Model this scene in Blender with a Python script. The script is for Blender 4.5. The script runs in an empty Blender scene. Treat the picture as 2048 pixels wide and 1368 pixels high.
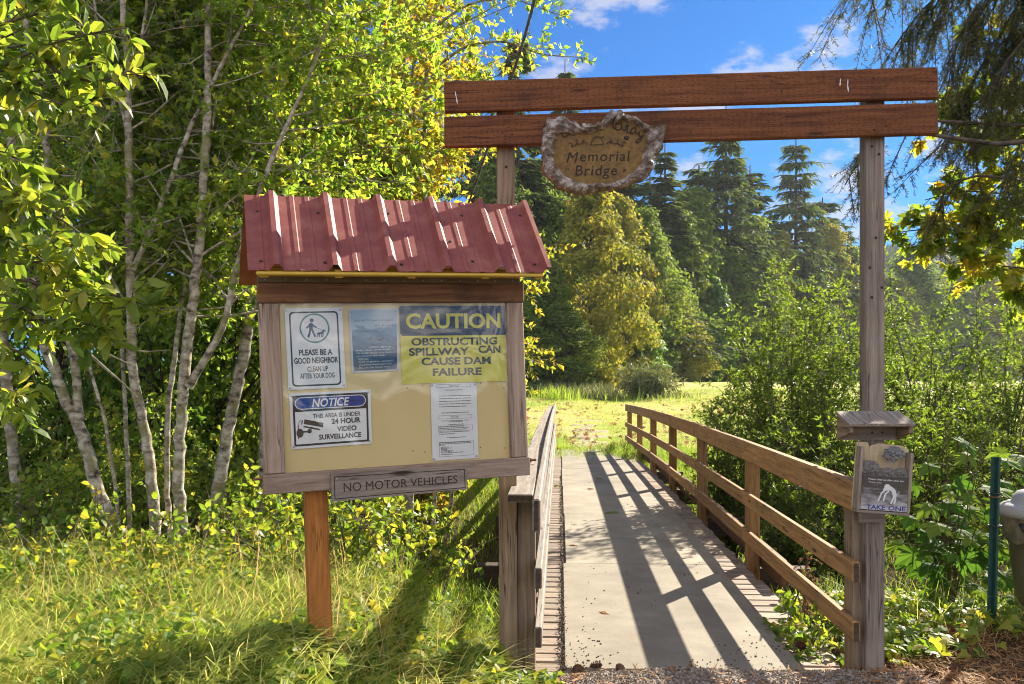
import bpy, math, random
import numpy as np
from mathutils import Vector, Matrix

# ------------------------------------------------------------------ camera, world, sun, exposure
SC = bpy.context.scene
COL = SC.collection
F, CX, HY, CAMZ = 1790.0, 1024.0, 764.0, 1.474
SUN_EL, SUN_AZ = math.radians(29.6), math.radians(38.0)

cam_d = bpy.data.cameras.new("camera"); cam = bpy.data.objects.new("camera", cam_d)
COL.objects.link(cam); SC.camera = cam
cam.location = (0, 0, CAMZ); cam.rotation_euler = (math.radians(90), 0, 0)
cam_d.sensor_width = 36.0; cam_d.lens = F / 2048 * 36.0
cam_d.shift_y = (HY - 684) / 2048.0
cam_d.clip_start = 0.05; cam_d.clip_end = 5000

SC.render.engine = 'CYCLES'
cy = SC.cycles
cy.max_bounces = 7; cy.diffuse_bounces = 3; cy.glossy_bounces = 2; cy.transmission_bounces = 4
cy.transparent_max_bounces = 8; cy.volume_bounces = 0
cy.caustics_reflective = False; cy.caustics_refractive = False
cy.sample_clamp_indirect = 6.0
cy.use_denoising = True; cy.pixel_filter_type = 'BLACKMAN_HARRIS'; cy.filter_width = 1.05
try:
    cy.denoiser = 'OPENIMAGEDENOISE'; cy.denoising_input_passes = 'RGB_ALBEDO_NORMAL'
except Exception:
    pass
cy.use_adaptive_sampling = True; cy.adaptive_threshold = 0.012
SC.view_settings.view_transform = 'Standard'; SC.view_settings.look = 'None'
SC.view_settings.gamma = 1.0; SC.view_settings.exposure = 1.66

SUNV = Vector((math.cos(SUN_EL) * math.sin(SUN_AZ), math.cos(SUN_EL) * math.cos(SUN_AZ), math.sin(SUN_EL)))
sl = bpy.data.lights.new("sun", 'SUN'); sl.energy = 4.8; sl.angle = math.radians(0.53); sl.color = (1.0, 0.9, 0.74)
sun = bpy.data.objects.new("sun", sl); COL.objects.link(sun)
sun.rotation_euler = SUNV.to_track_quat('Z', 'Y').to_euler(); sun.location = SUNV * 60


def ray(px, py):
    return np.array([(px - CX) / F, 1.0, -(py - HY) / F])


def P(px, py, d):
    r = ray(px, py)
    return np.array([r[0] * d, d, CAMZ + r[2] * d])


def make_world():
    w = bpy.data.worlds.new("World"); SC.world = w; w.use_nodes = True
    nt = w.node_tree; N = nt.nodes; L = nt.links
    N.clear()
    out = N.new('ShaderNodeOutputWorld'); bg = N.new('ShaderNodeBackground')
    sky = N.new('ShaderNodeTexSky'); sky.sky_type = 'NISHITA'; sky.sun_disc = False
    sky.sun_elevation = SUN_EL; sky.sun_rotation = SUN_AZ
    sky.altitude = 50; sky.air_density = 1.0; sky.dust_density = 0.25; sky.ozone_density = 2.2
    bg.inputs['Strength'].default_value = 0.05
    hs = N.new('ShaderNodeVectorMath'); hs.operation = 'MULTIPLY'; hs.inputs[1].default_value = (0.075, 0.40, 0.80)
    L.new(sky.outputs[0], hs.inputs[0])
    tc = N.new('ShaderNodeTexCoord')
    sc = N.new('ShaderNodeVectorMath'); sc.operation = 'MULTIPLY'; sc.inputs[1].default_value = (1, 1, 2.0)
    L.new(tc.outputs['Generated'], sc.inputs[0])
    clouds = [(1500, 150, .075), (1570, 135, .05), (1500, 105, .05), (1660, 85, .06), (1640, 150, .05), (1700, 60, .05), (1110, 140, .06),
              (940, 130, .06), (1350, 335, .06), (1380, 215, .10), (1690, 350, .09), (1870, 300, .07), (1200, 2, .07),
              (1300, 0, .04), (1700, 260, .06), (2000, 240, .1), (450, 150, .12), (160, 220, .12), (1690, 440, .12), (-600, 60, .3), (3000, -100, .3)]
    prev = None
    for (px, py, r) in clouds:
        d = ray(px, py); d = d / np.linalg.norm(d); d[2] *= 2.0
        dist = N.new('ShaderNodeVectorMath'); dist.operation = 'DISTANCE'
        L.new(sc.outputs[0], dist.inputs[0]); dist.inputs[1].default_value = d
        m = N.new('ShaderNodeMath'); m.operation = 'MULTIPLY_ADD'
        L.new(dist.outputs['Value'], m.inputs[0]); m.inputs[1].default_value = -1.0 / r; m.inputs[2].default_value = 1.0
        if prev is None:
            prev = m
        else:
            mx = N.new('ShaderNodeMath'); mx.operation = 'MAXIMUM'
            L.new(prev.outputs[0], mx.inputs[0]); L.new(m.outputs[0], mx.inputs[1]); prev = mx
    # unseen broken cloud behind the camera, added as fill light for the shaded sides
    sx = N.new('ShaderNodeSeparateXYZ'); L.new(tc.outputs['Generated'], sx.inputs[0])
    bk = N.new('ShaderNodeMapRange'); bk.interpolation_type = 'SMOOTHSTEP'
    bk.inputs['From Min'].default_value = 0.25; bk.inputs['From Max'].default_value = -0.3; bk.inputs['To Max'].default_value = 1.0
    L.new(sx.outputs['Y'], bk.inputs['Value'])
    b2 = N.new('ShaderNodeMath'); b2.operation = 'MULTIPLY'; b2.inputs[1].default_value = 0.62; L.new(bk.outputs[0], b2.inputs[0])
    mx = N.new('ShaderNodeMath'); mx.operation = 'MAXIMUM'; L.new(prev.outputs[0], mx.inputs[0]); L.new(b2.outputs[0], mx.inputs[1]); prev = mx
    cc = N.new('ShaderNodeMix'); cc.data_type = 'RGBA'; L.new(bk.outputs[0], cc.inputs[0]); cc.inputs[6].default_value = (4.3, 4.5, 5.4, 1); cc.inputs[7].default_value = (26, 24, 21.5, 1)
    noi = N.new('ShaderNodeTexNoise'); noi.inputs['Scale'].default_value = 26; noi.inputs['Detail'].default_value = 7
    noi.inputs['Roughness'].default_value = 0.58
    L.new(sc.outputs[0], noi.inputs['Vector'])
    a = N.new('ShaderNodeMath'); a.operation = 'MULTIPLY_ADD'; a.inputs[1].default_value = 2.6
    L.new(noi.outputs['Fac'], a.inputs[0]); L.new(prev.outputs[0], a.inputs[2])
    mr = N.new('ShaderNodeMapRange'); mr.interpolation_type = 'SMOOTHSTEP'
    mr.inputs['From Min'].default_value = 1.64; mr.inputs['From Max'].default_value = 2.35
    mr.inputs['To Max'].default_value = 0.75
    L.new(a.outputs[0], mr.inputs['Value'])
    mix = N.new('ShaderNodeMix'); mix.data_type = 'RGBA'
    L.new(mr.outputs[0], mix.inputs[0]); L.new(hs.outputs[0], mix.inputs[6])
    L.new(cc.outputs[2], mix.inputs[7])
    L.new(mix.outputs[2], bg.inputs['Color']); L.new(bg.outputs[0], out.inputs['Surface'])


make_world()

# ------------------------------------------------------------------ small helpers
RNG = np.random.default_rng(11)


def nrm(v):
    v = np.asarray(v, float)
    return v / np.maximum(np.linalg.norm(v, axis=-1, keepdims=True), 1e-9)


class MB:
    """collects vertices and faces; build() links them as ONE mesh object"""

    def __init__(s):
        s.v = []; s.l = []; s.sz = []; s.m = []; s.r = []; s.g = []; s.n = 0

    def add(s, V, faces, mat=0, rnd=0.5, gr=None):
        V = np.asarray(V, float).reshape(-1, 3)
        s.v.append(V)
        s.r.append(np.broadcast_to(np.asarray(rnd, float), (len(V),)))
        s.g.append(V if gr is None else np.asarray(gr, float).reshape(-1, 3))
        if isinstance(faces, np.ndarray):
            s.l.append((faces + s.n).ravel()); s.sz.append(np.full(len(faces), faces.shape[1])); s.m.append(np.full(len(faces), mat))
        else:
            for f in faces:
                s.l.append(np.asarray(f) + s.n); s.sz.append(np.array([len(f)])); s.m.append(np.array([mat]))
        s.n += len(V)
        return s

    def build(s, name, mats, parent=None, smooth=False, M=None):
        me = bpy.data.meshes.new(name)
        V = np.concatenate(s.v); Lp = np.concatenate(s.l).astype(np.int32); S = np.concatenate(s.sz).astype(np.int32)
        me.vertices.add(len(V)); me.vertices.foreach_set('co', V.astype(np.float32).ravel())
        me.loops.add(len(Lp)); me.loops.foreach_set('vertex_index', Lp)
        me.polygons.add(len(S))
        me.polygons.foreach_set('loop_start', (np.cumsum(S) - S).astype(np.int32))
        me.polygons.foreach_set('loop_total', S)
        mats = mats if isinstance(mats, (list, tuple)) else [mats]
        for m in mats:
            me.materials.append(m)
        if len(mats) > 1:
            me.polygons.foreach_set('material_index', np.concatenate(s.m).astype(np.int32))
        me.polygons.foreach_set('use_smooth', np.full(len(S), smooth))
        me.update(calc_edges=True)
        a = me.attributes.new('rnd', 'FLOAT', 'POINT'); a.data.foreach_set('value', np.concatenate(s.r).astype(np.float32))
        g = me.attributes.new('gr', 'FLOAT_VECTOR', 'POINT'); g.data.foreach_set('vector', np.concatenate(s.g).astype(np.float32).ravel())
        o = bpy.data.objects.new(name, me); COL.objects.link(o)
        if parent is not None:
            o.parent = parent
        if M is not None:
            o.matrix_local = M
        return o


def tag(o, label=None, cat=None, group=None, kind=None):
    if label: o['label'] = label
    if cat: o['category'] = cat
    if group: o['group'] = group
    if kind: o['kind'] = kind
    return o


def thing(name, label, cat, loc=(0, 0, 0), group=None, M=None):
    o = bpy.data.objects.new(name, None); COL.objects.link(o)
    o.empty_display_size = 0.1
    if M is not None: o.matrix_world = M
    else: o.location = loc
    return tag(o, label, cat, group)


_BOXV = None


def cbox(mb, lo, hi, ch=0.004, mat=0, R=None, T=None, grain=0, rng=RNG, ends=None):
    """chamfered box between lo and hi, then turned by R and moved by T; grain = index of the long axis"""
    lo = np.asarray(lo, float); hi = np.asarray(hi, float)
    ch = min(ch, 0.45 * float(np.min(hi - lo)))
    V = []; idx = {}
    for sx in (0, 1):
        for sy in (0, 1):
            for sz in (0, 1):
                c = np.array([hi[0] if sx else lo[0], hi[1] if sy else lo[1], hi[2] if sz else lo[2]])
                ins = np.array([-ch if sx else ch, -ch if sy else ch, -ch if sz else ch])
                for ax in range(3):
                    p = c.copy()
                    for k in range(3):
                        if k != ax: p[k] += ins[k]
                    idx[(sx, sy, sz, ax)] = len(V); V.append(p)
    Fs = []; EM = []
    for ax in range(3):
        o1, o2 = [k for k in range(3) if k != ax]
        for s in (0, 1):
            q = []
            for (a, b) in ((0, 0), (1, 0), (1, 1), (0, 1)):
                key = [0, 0, 0]; key[ax] = s; key[o1] = a; key[o2] = b
                q.append(idx[(*key, ax)])
            Fs.append(q); EM.append(ends if (ends is not None and ax == grain) else mat)
        for a in (0, 1):
            for b in (0, 1):
                k0 = [0, 0, 0]; k1 = [0, 0, 0]
                k0[o1] = k1[o1] = a; k0[o2] = k1[o2] = b; k1[ax] = 1
                Fs.append([idx[(*k0, o1)], idx[(*k1, o1)], idx[(*k1, o2)], idx[(*k0, o2)]]); EM.append(mat)
    for sx in (0, 1):
        for sy in (0, 1):
            for sz in (0, 1):
                Fs.append([idx[(sx, sy, sz, 0)], idx[(sx, sy, sz, 1)], idx[(sx, sy, sz, 2)]]); EM.append(mat)
    V = np.array(V); c = (lo + hi) / 2
    out = []
    for f in Fs:
        p = V[f]; n = np.cross(p[1] - p[0], p[2] - p[0])
        if np.dot(n, p.mean(0) - c) < 0: f = f[::-1]
        out.append(f)
    order = {0: (0, 1, 2), 1: (1, 0, 2), 2: (2, 0, 1)}[grain]
    G = V[:, order] + rng.uniform(-20, 20, 3)
    W = V
    if R is not None: W = W @ np.asarray(R, float).T
    if T is not None: W = W + np.asarray(T, float)
    mb.add(W, out, mat, rng.uniform(), G)
    mb.m[-len(EM):] = [np.array([e]) for e in EM]


def board(mb, a, b, w, t, up=(0, 0, 1), ch=0.004, mat=0, rng=RNG, ends=None):
    """a plank from point a to point b, w wide along up, t thick; a and b are the middle of its end faces"""
    a = np.asarray(a, float); b = np.asarray(b, float)
    x = b - a; Ln = np.linalg.norm(x); x = x / Ln
    z = np.asarray(up, float); z = z - x * np.dot(x, z); z = z / np.linalg.norm(z)
    y = np.cross(z, x)
    cbox(mb, (0, -t / 2, -w / 2), (Ln, t / 2, w / 2), ch, mat, np.stack([x, y, z], 1), a, 0, rng, ends)


def tubes(mb, Pt, R, n=6, mat=0, rnd=0.5, cap=False):
    """many tubes at once: Pt (N,K,3), R (N,K)"""
    Pt = np.asarray(Pt, float); R = np.asarray(R, float)
    N_, K = Pt.shape[:2]
    t = nrm(np.gradient(Pt, axis=1))
    ref = np.where(np.abs(t[..., 2:3]) > 0.9, np.array([1., 0, 0]), np.array([0, 0, 1.]))
    ref = np.broadcast_to(ref[:, :1], t.shape)
    u = nrm(np.cross(t, ref)); v = np.cross(t, u)
    ang = np.arange(n) / n * 2 * np.pi
    V = Pt[:, :, None] + R[:, :, None, None] * (np.cos(ang)[:, None] * u[:, :, None] + np.sin(ang)[:, None] * v[:, :, None])
    i = np.arange(N_)[:, None, None] * K * n; k = np.arange(K - 1)[None, :, None] * n; j = np.arange(n)[None, None]
    j2 = (j + 1) % n
    Q = np.stack([i + k + j, i + k + j2, i + k + n + j2, i + k + n + j], -1).reshape(-1, 4)
    rr = np.broadcast_to(np.asarray(rnd, float).reshape(-1, 1, 1) if np.ndim(rnd) else np.float64(rnd), (N_, K, n)).reshape(-1)
    mb.add(V.reshape(-1, 3), Q, mat, rr)
    if cap:
        base = mb.n - N_ * K * n
        for q in range(N_):
            for kk in (0, K - 1):
                f = np.arange(n) + q * K * n + kk * n + base
                mb.l.append(f); mb.sz.append(np.array([n])); mb.m.append(np.array([mat]))


def spline(pts, m):
    pts = np.asarray(pts, float)
    d = np.r_[0, np.cumsum(np.linalg.norm(np.diff(pts, axis=0), axis=1))]
    s = np.linspace(0, d[-1], m)
    o = np.stack([np.interp(s, d, pts[:, k]) for k in range(pts.shape[1])], 1)
    for _ in range(2):
        q = o.copy(); q[1:-1] = 0.25 * o[:-2] + 0.5 * o[1:-1] + 0.25 * o[2:]; o = q
    return o


def lathe(mb, prof, n=32, mat=0, c=(0, 0, 0), rnd=0.5):
    prof = np.asarray(prof, float); K = len(prof)
    a = np.arange(n) / n * 2 * np.pi
    V = np.stack([prof[:, None, 0] * np.cos(a), prof[:, None, 0] * np.sin(a), np.broadcast_to(prof[:, None, 1], (K, n))], -1)
    k = np.arange(K - 1)[:, None] * n; j = np.arange(n)[None]; j2 = (j + 1) % n
    Q = np.stack([k + j, k + j2, k + n + j2, k + n + j], -1).reshape(-1, 4)
    mb.add(V.reshape(-1, 3) + np.asarray(c, float), Q, mat, rnd)


# leaf templates: x = width, y = length, z = normal
LEAF5 = (np.array([[0, 0, 0], [-.30, .38, .07], [0, .42, 0], [.30, .38, .07], [0, 1, -.10]]), np.array([[0, 2, 4, 1], [0, 3, 4, 2]]))
LEAF8 = (np.array([[0, 0, 0], [-.27, .28, .06], [-.24, .68, .02], [.27, .28, .06], [.24, .68, .02], [0, .30, 0], [0, .68, -.04], [0, 1, -.14]]),
         [[0, 5, 1], [0, 3, 5], [5, 6, 2, 1], [3, 4, 6, 5], [6, 7, 2], [4, 7, 6]])
QUAD = (np.array([[-.5, 0, 0], [.5, 0, 0], [.42, .9, .12], [-.42, 1, -.05]]), np.array([[0, 1, 2, 3]]))


def fan(half, c, bend=0.0):
    half = np.array(half, float)
    pts = np.concatenate([half, (half[1:-1] * [-1, 1])[::-1]])
    V = np.concatenate([[[c[0], c[1], 0]], np.c_[pts, -bend * (pts[:, 0] ** 2 + (pts[:, 1] - c[1]) ** 2)]])
    n = len(pts)
    return V, np.array([[0, 1 + i, 1 + (i + 1) % n] for i in range(n)])


MAPLE = fan([(0, 0), (.10, -.03), (.40, -.14), (.34, .02), (.46, .06), (.30, .14), (.50, .26), (.68, .52), (.52, .50), (.50, .62), (.26, .44), (.24, .60),
             (.30, .74), (.18, .78), (.12, .92), (0, 1.06)], (0, .22), .35)
IVY = fan([(0, .06), (.26, -.10), (.50, .20), (.27, .40), (.16, .70), (0, 1)], (0, .3), .25)
ROUND = fan([(0, 0), (.22, .05), (.40, .30), (.38, .58), (.2, .86), (0, 1)], (0, .45), .25)


def scatter(mb, tpl, pos, d, n, size, rnd, mat=0, wid=None):
    """copies a leaf template to every pos, pointing along d with normal n, into one mesh"""
    TV, TF = tpl
    pos = np.asarray(pos, float); Nn = len(pos)
    if Nn == 0: return
    d = nrm(d); n = np.asarray(n, float); n = nrm(n - d * (n * d).sum(-1, keepdims=True)); x = np.cross(d, n)
    size = np.broadcast_to(size, (Nn,)); wid = np.broadcast_to(1.0 if wid is None else wid, (Nn,))
    sx = (size * wid)[:, None, None]; s = size[:, None, None]
    V = pos[:, None] + sx * TV[None, :, 0:1] * x[:, None] + s * (TV[None, :, 1:2] * d[:, None] + TV[None, :, 2:3] * n[:, None])
    k = len(TV); off = np.arange(Nn)[:, None, None] * k
    r = np.repeat(np.broadcast_to(rnd, (Nn,)), k)
    V = V.reshape(-1, 3)
    if isinstance(TF, np.ndarray):
        mb.add(V, (off + TF[None]).reshape(-1, TF.shape[1]), mat, r)
    else:
        b0 = mb.n; mb.v.append(V); mb.r.append(r); mb.g.append(V); mb.n += len(V)
        for f in TF:
            q = off[:, 0] + np.array(f)[None] + b0
            mb.l.append(q.ravel()); mb.sz.append(np.full(Nn, len(f))); mb.m.append(np.full(Nn, mat))


def rdir(n, rng):
    return nrm(rng.normal(size=(n, 3)))


# ------------------------------------------------------------------ materials
def new_mat(name):
    m = bpy.data.materials.new(name); m.use_nodes = True
    nt = m.node_tree; nt.nodes.clear()
    return m, nt.nodes, nt.links


def ramp(N, stops, interp='LINEAR'):
    r = N.new('ShaderNodeValToRGB'); r.color_ramp.interpolation = interp
    e = r.color_ramp.elements
    while len(e) < len(stops): e.new(0.5)
    for k, (p, c) in enumerate(stops):
        e[k].position = p; e[k].color = (*c, 1) if len(c) == 3 else c
    return r


def leaf_mat(name, cols, trans=0.5, tgain=(2.0, 1.9, 0.9), rough=0.42, spec=0.5, gain=1.3):
    """leaf blade: a diffuse, slightly waxy face mixed with light let through from behind"""
    m, N, L = new_mat(name); spec = spec * .55; rough = max(rough, .45); cols = [(min(.8, c[0] * gain), min(.8, c[1] * gain * .96), min(.8, max(c[2], .17 * c[1]) * gain)) for c in cols]; tgain = (tgain[0] * 1.1, tgain[1] * 1.02, tgain[2] * 1.3)
    at = N.new('ShaderNodeAttribute'); at.attribute_name = 'rnd'
    rp = ramp(N, [(i / (len(cols) - 1), c) for i, c in enumerate(cols)])
    L.new(at.outputs['Fac'], rp.inputs[0])
    pb = N.new('ShaderNodeBsdfPrincipled'); pb.inputs['Roughness'].default_value = rough
    pb.inputs['Specular IOR Level'].default_value = spec
    L.new(rp.outputs[0], pb.inputs['Base Color'])
    mul = N.new('ShaderNodeVectorMath'); mul.operation = 'MULTIPLY'; mul.inputs[1].default_value = tgain
    L.new(rp.outputs[0], mul.inputs[0])
    tr = N.new('ShaderNodeBsdfTranslucent'); L.new(mul.outputs[0], tr.inputs['Color'])
    mx = N.new('ShaderNodeMixShader'); mx.inputs[0].default_value = trans
    L.new(pb.outputs[0], mx.inputs[1]); L.new(tr.outputs[0], mx.inputs[2])
    out = N.new('ShaderNodeOutputMaterial'); L.new(mx.outputs[0], out.inputs['Surface'])
    return m


def wood_mat(name, c_dark, c_mid, c_light, rough=0.75, grain=46.0, stain=(0.12, 0.09, 0.07), stain_amt=0.35, knots=True, bump=0.35, incise=False, grey=None):
    m, N, L = new_mat(name)
    at = N.new('ShaderNodeAttribute'); at.attribute_name = 'gr'
    mp = N.new('ShaderNodeMapping'); mp.inputs['Scale'].default_value = (1.6, grain, grain)
    L.new(at.outputs['Vector'], mp.inputs['Vector'])
    wob = N.new('ShaderNodeTexNoise'); wob.inputs['Scale'].default_value = 2.2; wob.inputs['Detail'].default_value = 2
    L.new(at.outputs['Vector'], wob.inputs['Vector'])
    wv = N.new('ShaderNodeVectorMath'); wv.operation = 'MULTIPLY_ADD'; wv.inputs[1].default_value = (0.3, 2.6, 2.6)
    L.new(wob.outputs['Color'], wv.inputs[0]); L.new(mp.outputs[0], wv.inputs[2])
    n1 = N.new('ShaderNodeTexNoise'); n1.inputs['Scale'].default_value = 1.0; n1.inputs['Detail'].default_value = 5; n1.inputs['Roughness'].default_value = 0.65
    L.new(wv.outputs[0], n1.inputs['Vector'])
    rp = ramp(N, [(0.28, c_dark), (0.5, c_mid), (0.72, c_light)])
    L.new(n1.outputs['Fac'], rp.inputs[0])
    col = rp.outputs[0]
    # per-board tone
    a2 = N.new('ShaderNodeAttribute'); a2.attribute_name = 'rnd'
    tone = N.new('ShaderNodeMapRange'); tone.inputs['To Min'].default_value = 0.8; tone.inputs['To Max'].default_value = 1.3
    L.new(a2.outputs['Fac'], tone.inputs['Value'])
    tm = N.new('ShaderNodeVectorMath'); tm.operation = 'SCALE'; L.new(col, tm.inputs[0]); L.new(tone.outputs[0], tm.inputs['Scale'])
    col = tm.outputs[0]
    # broad weather stains
    n2 = N.new('ShaderNodeTexNoise'); n2.inputs['Scale'].default_value = 5.0; n2.inputs['Detail'].default_value = 6; n2.inputs['Roughness'].default_value = 0.7
    L.new(at.outputs['Vector'], n2.inputs['Vector'])
    r2 = ramp(N, [(0.5, (0, 0, 0)), (0.72, (1, 1, 1))]); L.new(n2.outputs['Fac'], r2.inputs[0])
    s2 = N.new('ShaderNodeMath'); s2.operation = 'MULTIPLY'; s2.inputs[1].default_value = stain_amt; L.new(r2.outputs[0], s2.inputs[0])
    mx = N.new('ShaderNodeMix'); mx.data_type = 'RGBA'; L.new(s2.outputs[0], mx.inputs[0]); L.new(col, mx.inputs[6]); mx.inputs[7].default_value = (*stain, 1)
    col = mx.outputs[2]
    if grey:
        n3 = N.new('ShaderNodeTexNoise'); n3.inputs['Scale'].default_value = 3.1; n3.inputs['Detail'].default_value = 8; n3.inputs['Roughness'].default_value = 0.75
        L.new(mp.outputs[0], n3.inputs['Vector'])
        r3 = ramp(N, [(0.42, (0, 0, 0)), (0.7, (0.7, 0.7, 0.7))]); L.new(n3.outputs['Fac'], r3.inputs[0])
        m3 = N.new('ShaderNodeMix'); m3.data_type = 'RGBA'; L.new(r3.outputs[0], m3.inputs[0]); L.new(col, m3.inputs[6]); m3.inputs[7].default_value = (*grey, 1)
        col = m3.outputs[2]
    if knots:
        mk = N.new('ShaderNodeMapping'); mk.inputs['Scale'].default_value = (1.5, 7.0, 7.0); L.new(at.outputs['Vector'], mk.inputs['Vector'])
        vo = N.new('ShaderNodeTexVoronoi'); vo.inputs['Scale'].default_value = 1.25; L.new(mk.outputs[0], vo.inputs['Vector'])
        rk = ramp(N, [(0.05, (1, 1, 1)), (0.12, (0, 0, 0))]); L.new(vo.outputs['Distance'], rk.inputs[0])
        m4 = N.new('ShaderNodeMix'); m4.data_type = 'RGBA'; L.new(rk.outputs[0], m4.inputs[0]); L.new(col, m4.inputs[6])
        m4.inputs[7].default_value = (c_dark[0] * .35, c_dark[1] * .3, c_dark[2] * .25, 1); col = m4.outputs[2]
    if incise:
        mi = N.new('ShaderNodeMapping'); mi.inputs['Scale'].default_value = (34.0, 95.0, 95.0); L.new(at.outputs['Vector'], mi.inputs['Vector'])
        br = N.new('ShaderNodeTexBrick'); br.inputs['Scale'].default_value = 1.0; br.inputs['Mortar Size'].default_value = 0.0
        vo = N.new('ShaderNodeTexVoronoi'); vo.voronoi_dimensions = '3D'; vo.inputs['Scale'].default_value = 1.0; vo.inputs['Randomness'].default_value = 0.55
        L.new(mi.outputs[0], vo.inputs['Vector'])
        ri = ramp(N, [(0.16, (0.6, 0.6, 0.6)), (0.3, (0, 0, 0))]); L.new(vo.outputs['Distance'], ri.inputs[0])
        m5 = N.new('ShaderNodeMix'); m5.data_type = 'RGBA'; L.new(ri.outputs[0], m5.inputs[0]); L.new(col, m5.inputs[6])
        m5.inputs[7].default_value = (c_dark[0] * .35, c_dark[1] * .35, c_dark[2] * .35, 1); col = m5.outputs[2]
    mc = N.new('ShaderNodeMapping'); mc.inputs['Scale'].default_value = (1.1, 26, 26); L.new(at.outputs['Vector'], mc.inputs['Vector'])
    nc = N.new('ShaderNodeTexNoise'); nc.inputs['Scale'].default_value = 1.0; nc.inputs['Detail'].default_value = 3; L.new(mc.outputs[0], nc.inputs['Vector'])
    rc = ramp(N, [(0.478, (0, 0, 0)), (0.494, (.85, .85, .85)), (0.502, (.85, .85, .85)), (0.515, (0, 0, 0))]); L.new(nc.outputs['Fac'], rc.inputs[0])
    nk = N.new('ShaderNodeTexNoise'); nk.inputs['Scale'].default_value = 2.4; L.new(at.outputs['Vector'], nk.inputs['Vector'])
    rk2 = ramp(N, [(0.5, (0, 0, 0)), (0.62, (1, 1, 1))]); L.new(nk.outputs['Fac'], rk2.inputs[0])
    mk2 = N.new('ShaderNodeMath'); mk2.operation = 'MULTIPLY'; L.new(rc.outputs[0], mk2.inputs[0]); L.new(rk2.outputs[0], mk2.inputs[1])
    m6 = N.new('ShaderNodeMix'); m6.data_type = 'RGBA'; L.new(mk2.outputs[0], m6.inputs[0]); L.new(col, m6.inputs[6])
    m6.inputs[7].default_value = (c_dark[0] * .3, c_dark[1] * .3, c_dark[2] * .3, 1); col = m6.outputs[2]
    pb = N.new('ShaderNodeBsdfPrincipled'); pb.inputs['Roughness'].default_value = rough
    pb.inputs['Specular IOR Level'].default_value = 0.3
    L.new(col, pb.inputs['Base Color'])
    bp = N.new('ShaderNodeBump'); bp.inputs['Strength'].default_value = bump; bp.inputs['Distance'].default_value = 0.003
    L.new(n1.outputs['Fac'], bp.inputs['Height']); L.new(bp.outputs[0], pb.inputs['Normal'])
    out = N.new('ShaderNodeOutputMaterial'); L.new(pb.outputs[0], out.inputs['Surface'])
    return m


def plain(name, col, rough=0.5, metal=0.0, spec=0.5, var=0.12, scale=9.0, bump=0.0, col2=None):
    """painted or printed surface with a little uneven tone"""
    m, N, L = new_mat(name)
    tc = N.new('ShaderNodeTexCoord')
    n = N.new('ShaderNodeTexNoise'); n.inputs['Scale'].default_value = scale; n.inputs['Detail'].default_value = 6; n.inputs['Roughness'].default_value = 0.65
    L.new(tc.outputs['Object'], n.inputs['Vector'])
    c2 = col2 or tuple(max(0, c * (1 - 2 * var)) for c in col)
    rp = ramp(N, [(0.32, c2), (0.62, col)]); L.new(n.outputs['Fac'], rp.inputs[0])
    pb = N.new('ShaderNodeBsdfPrincipled'); L.new(rp.outputs[0], pb.inputs['Base Color'])
    pb.inputs['Roughness'].default_value = rough; pb.inputs['Metallic'].default_value = metal; pb.inputs['Specular IOR Level'].default_value = spec
    if bump:
        b = N.new('ShaderNodeBump'); b.inputs['Strength'].default_value = bump; b.inputs['Distance'].default_value = 0.01
        L.new(n.outputs['Fac'], b.inputs['Height']); L.new(b.outputs[0], pb.inputs['Normal'])
    out = N.new('ShaderNodeOutputMaterial'); L.new(pb.outputs[0], out.inputs['Surface'])
    return m


def bark_mat(name, pale, mid, dark, moss=(0.13, 0.13, 0.05), sc=1.0):
    m, N, L = new_mat(name)
    tc = N.new('ShaderNodeTexCoord')
    mp = N.new('ShaderNodeMapping'); mp.inputs['Scale'].default_value = (13 * sc, 13 * sc, 20 * sc); L.new(tc.outputs['Object'], mp.inputs['Vector'])
    n1 = N.new('ShaderNodeTexNoise'); n1.inputs['Scale'].default_value = 1.0; n1.inputs['Detail'].default_value = 7; n1.inputs['Roughness'].default_value = 0.7
    L.new(mp.outputs[0], n1.inputs['Vector'])
    rp = ramp(N, [(0.36, dark), (0.47, mid), (0.60, pale)]); L.new(n1.outputs['Fac'], rp.inputs[0])
    n2 = N.new('ShaderNodeTexNoise'); n2.inputs['Scale'].default_value = 7.0 * sc; n2.inputs['Detail'].default_value = 6; L.new(tc.outputs['Object'], n2.inputs['Vector'])
    r2 = ramp(N, [(0.52, (0, 0, 0)), (0.62, (0.8, 0.8, 0.8))]); L.new(n2.outputs['Fac'], r2.inputs[0])
    mx = N.new('ShaderNodeMix'); mx.data_type = 'RGBA'; L.new(r2.outputs[0], mx.inputs[0]); L.new(rp.outputs[0], mx.inputs[6]); mx.inputs[7].default_value = (*moss, 1)
    pb = N.new('ShaderNodeBsdfPrincipled'); pb.inputs['Roughness'].default_value = 0.85; pb.inputs['Specular IOR Level'].default_value = 0.2
    L.new(mx.outputs[2], pb.inputs['Base Color'])
    b = N.new('ShaderNodeBump'); b.inputs['Strength'].default_value = 0.7; b.inputs['Distance'].default_value = 0.012
    L.new(n1.outputs['Fac'], b.inputs['Height']); L.new(b.outputs[0], pb.inputs['Normal'])
    out = N.new('ShaderNodeOutputMaterial'); L.new(pb.outputs[0], out.inputs['Surface'])
    return m


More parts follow.
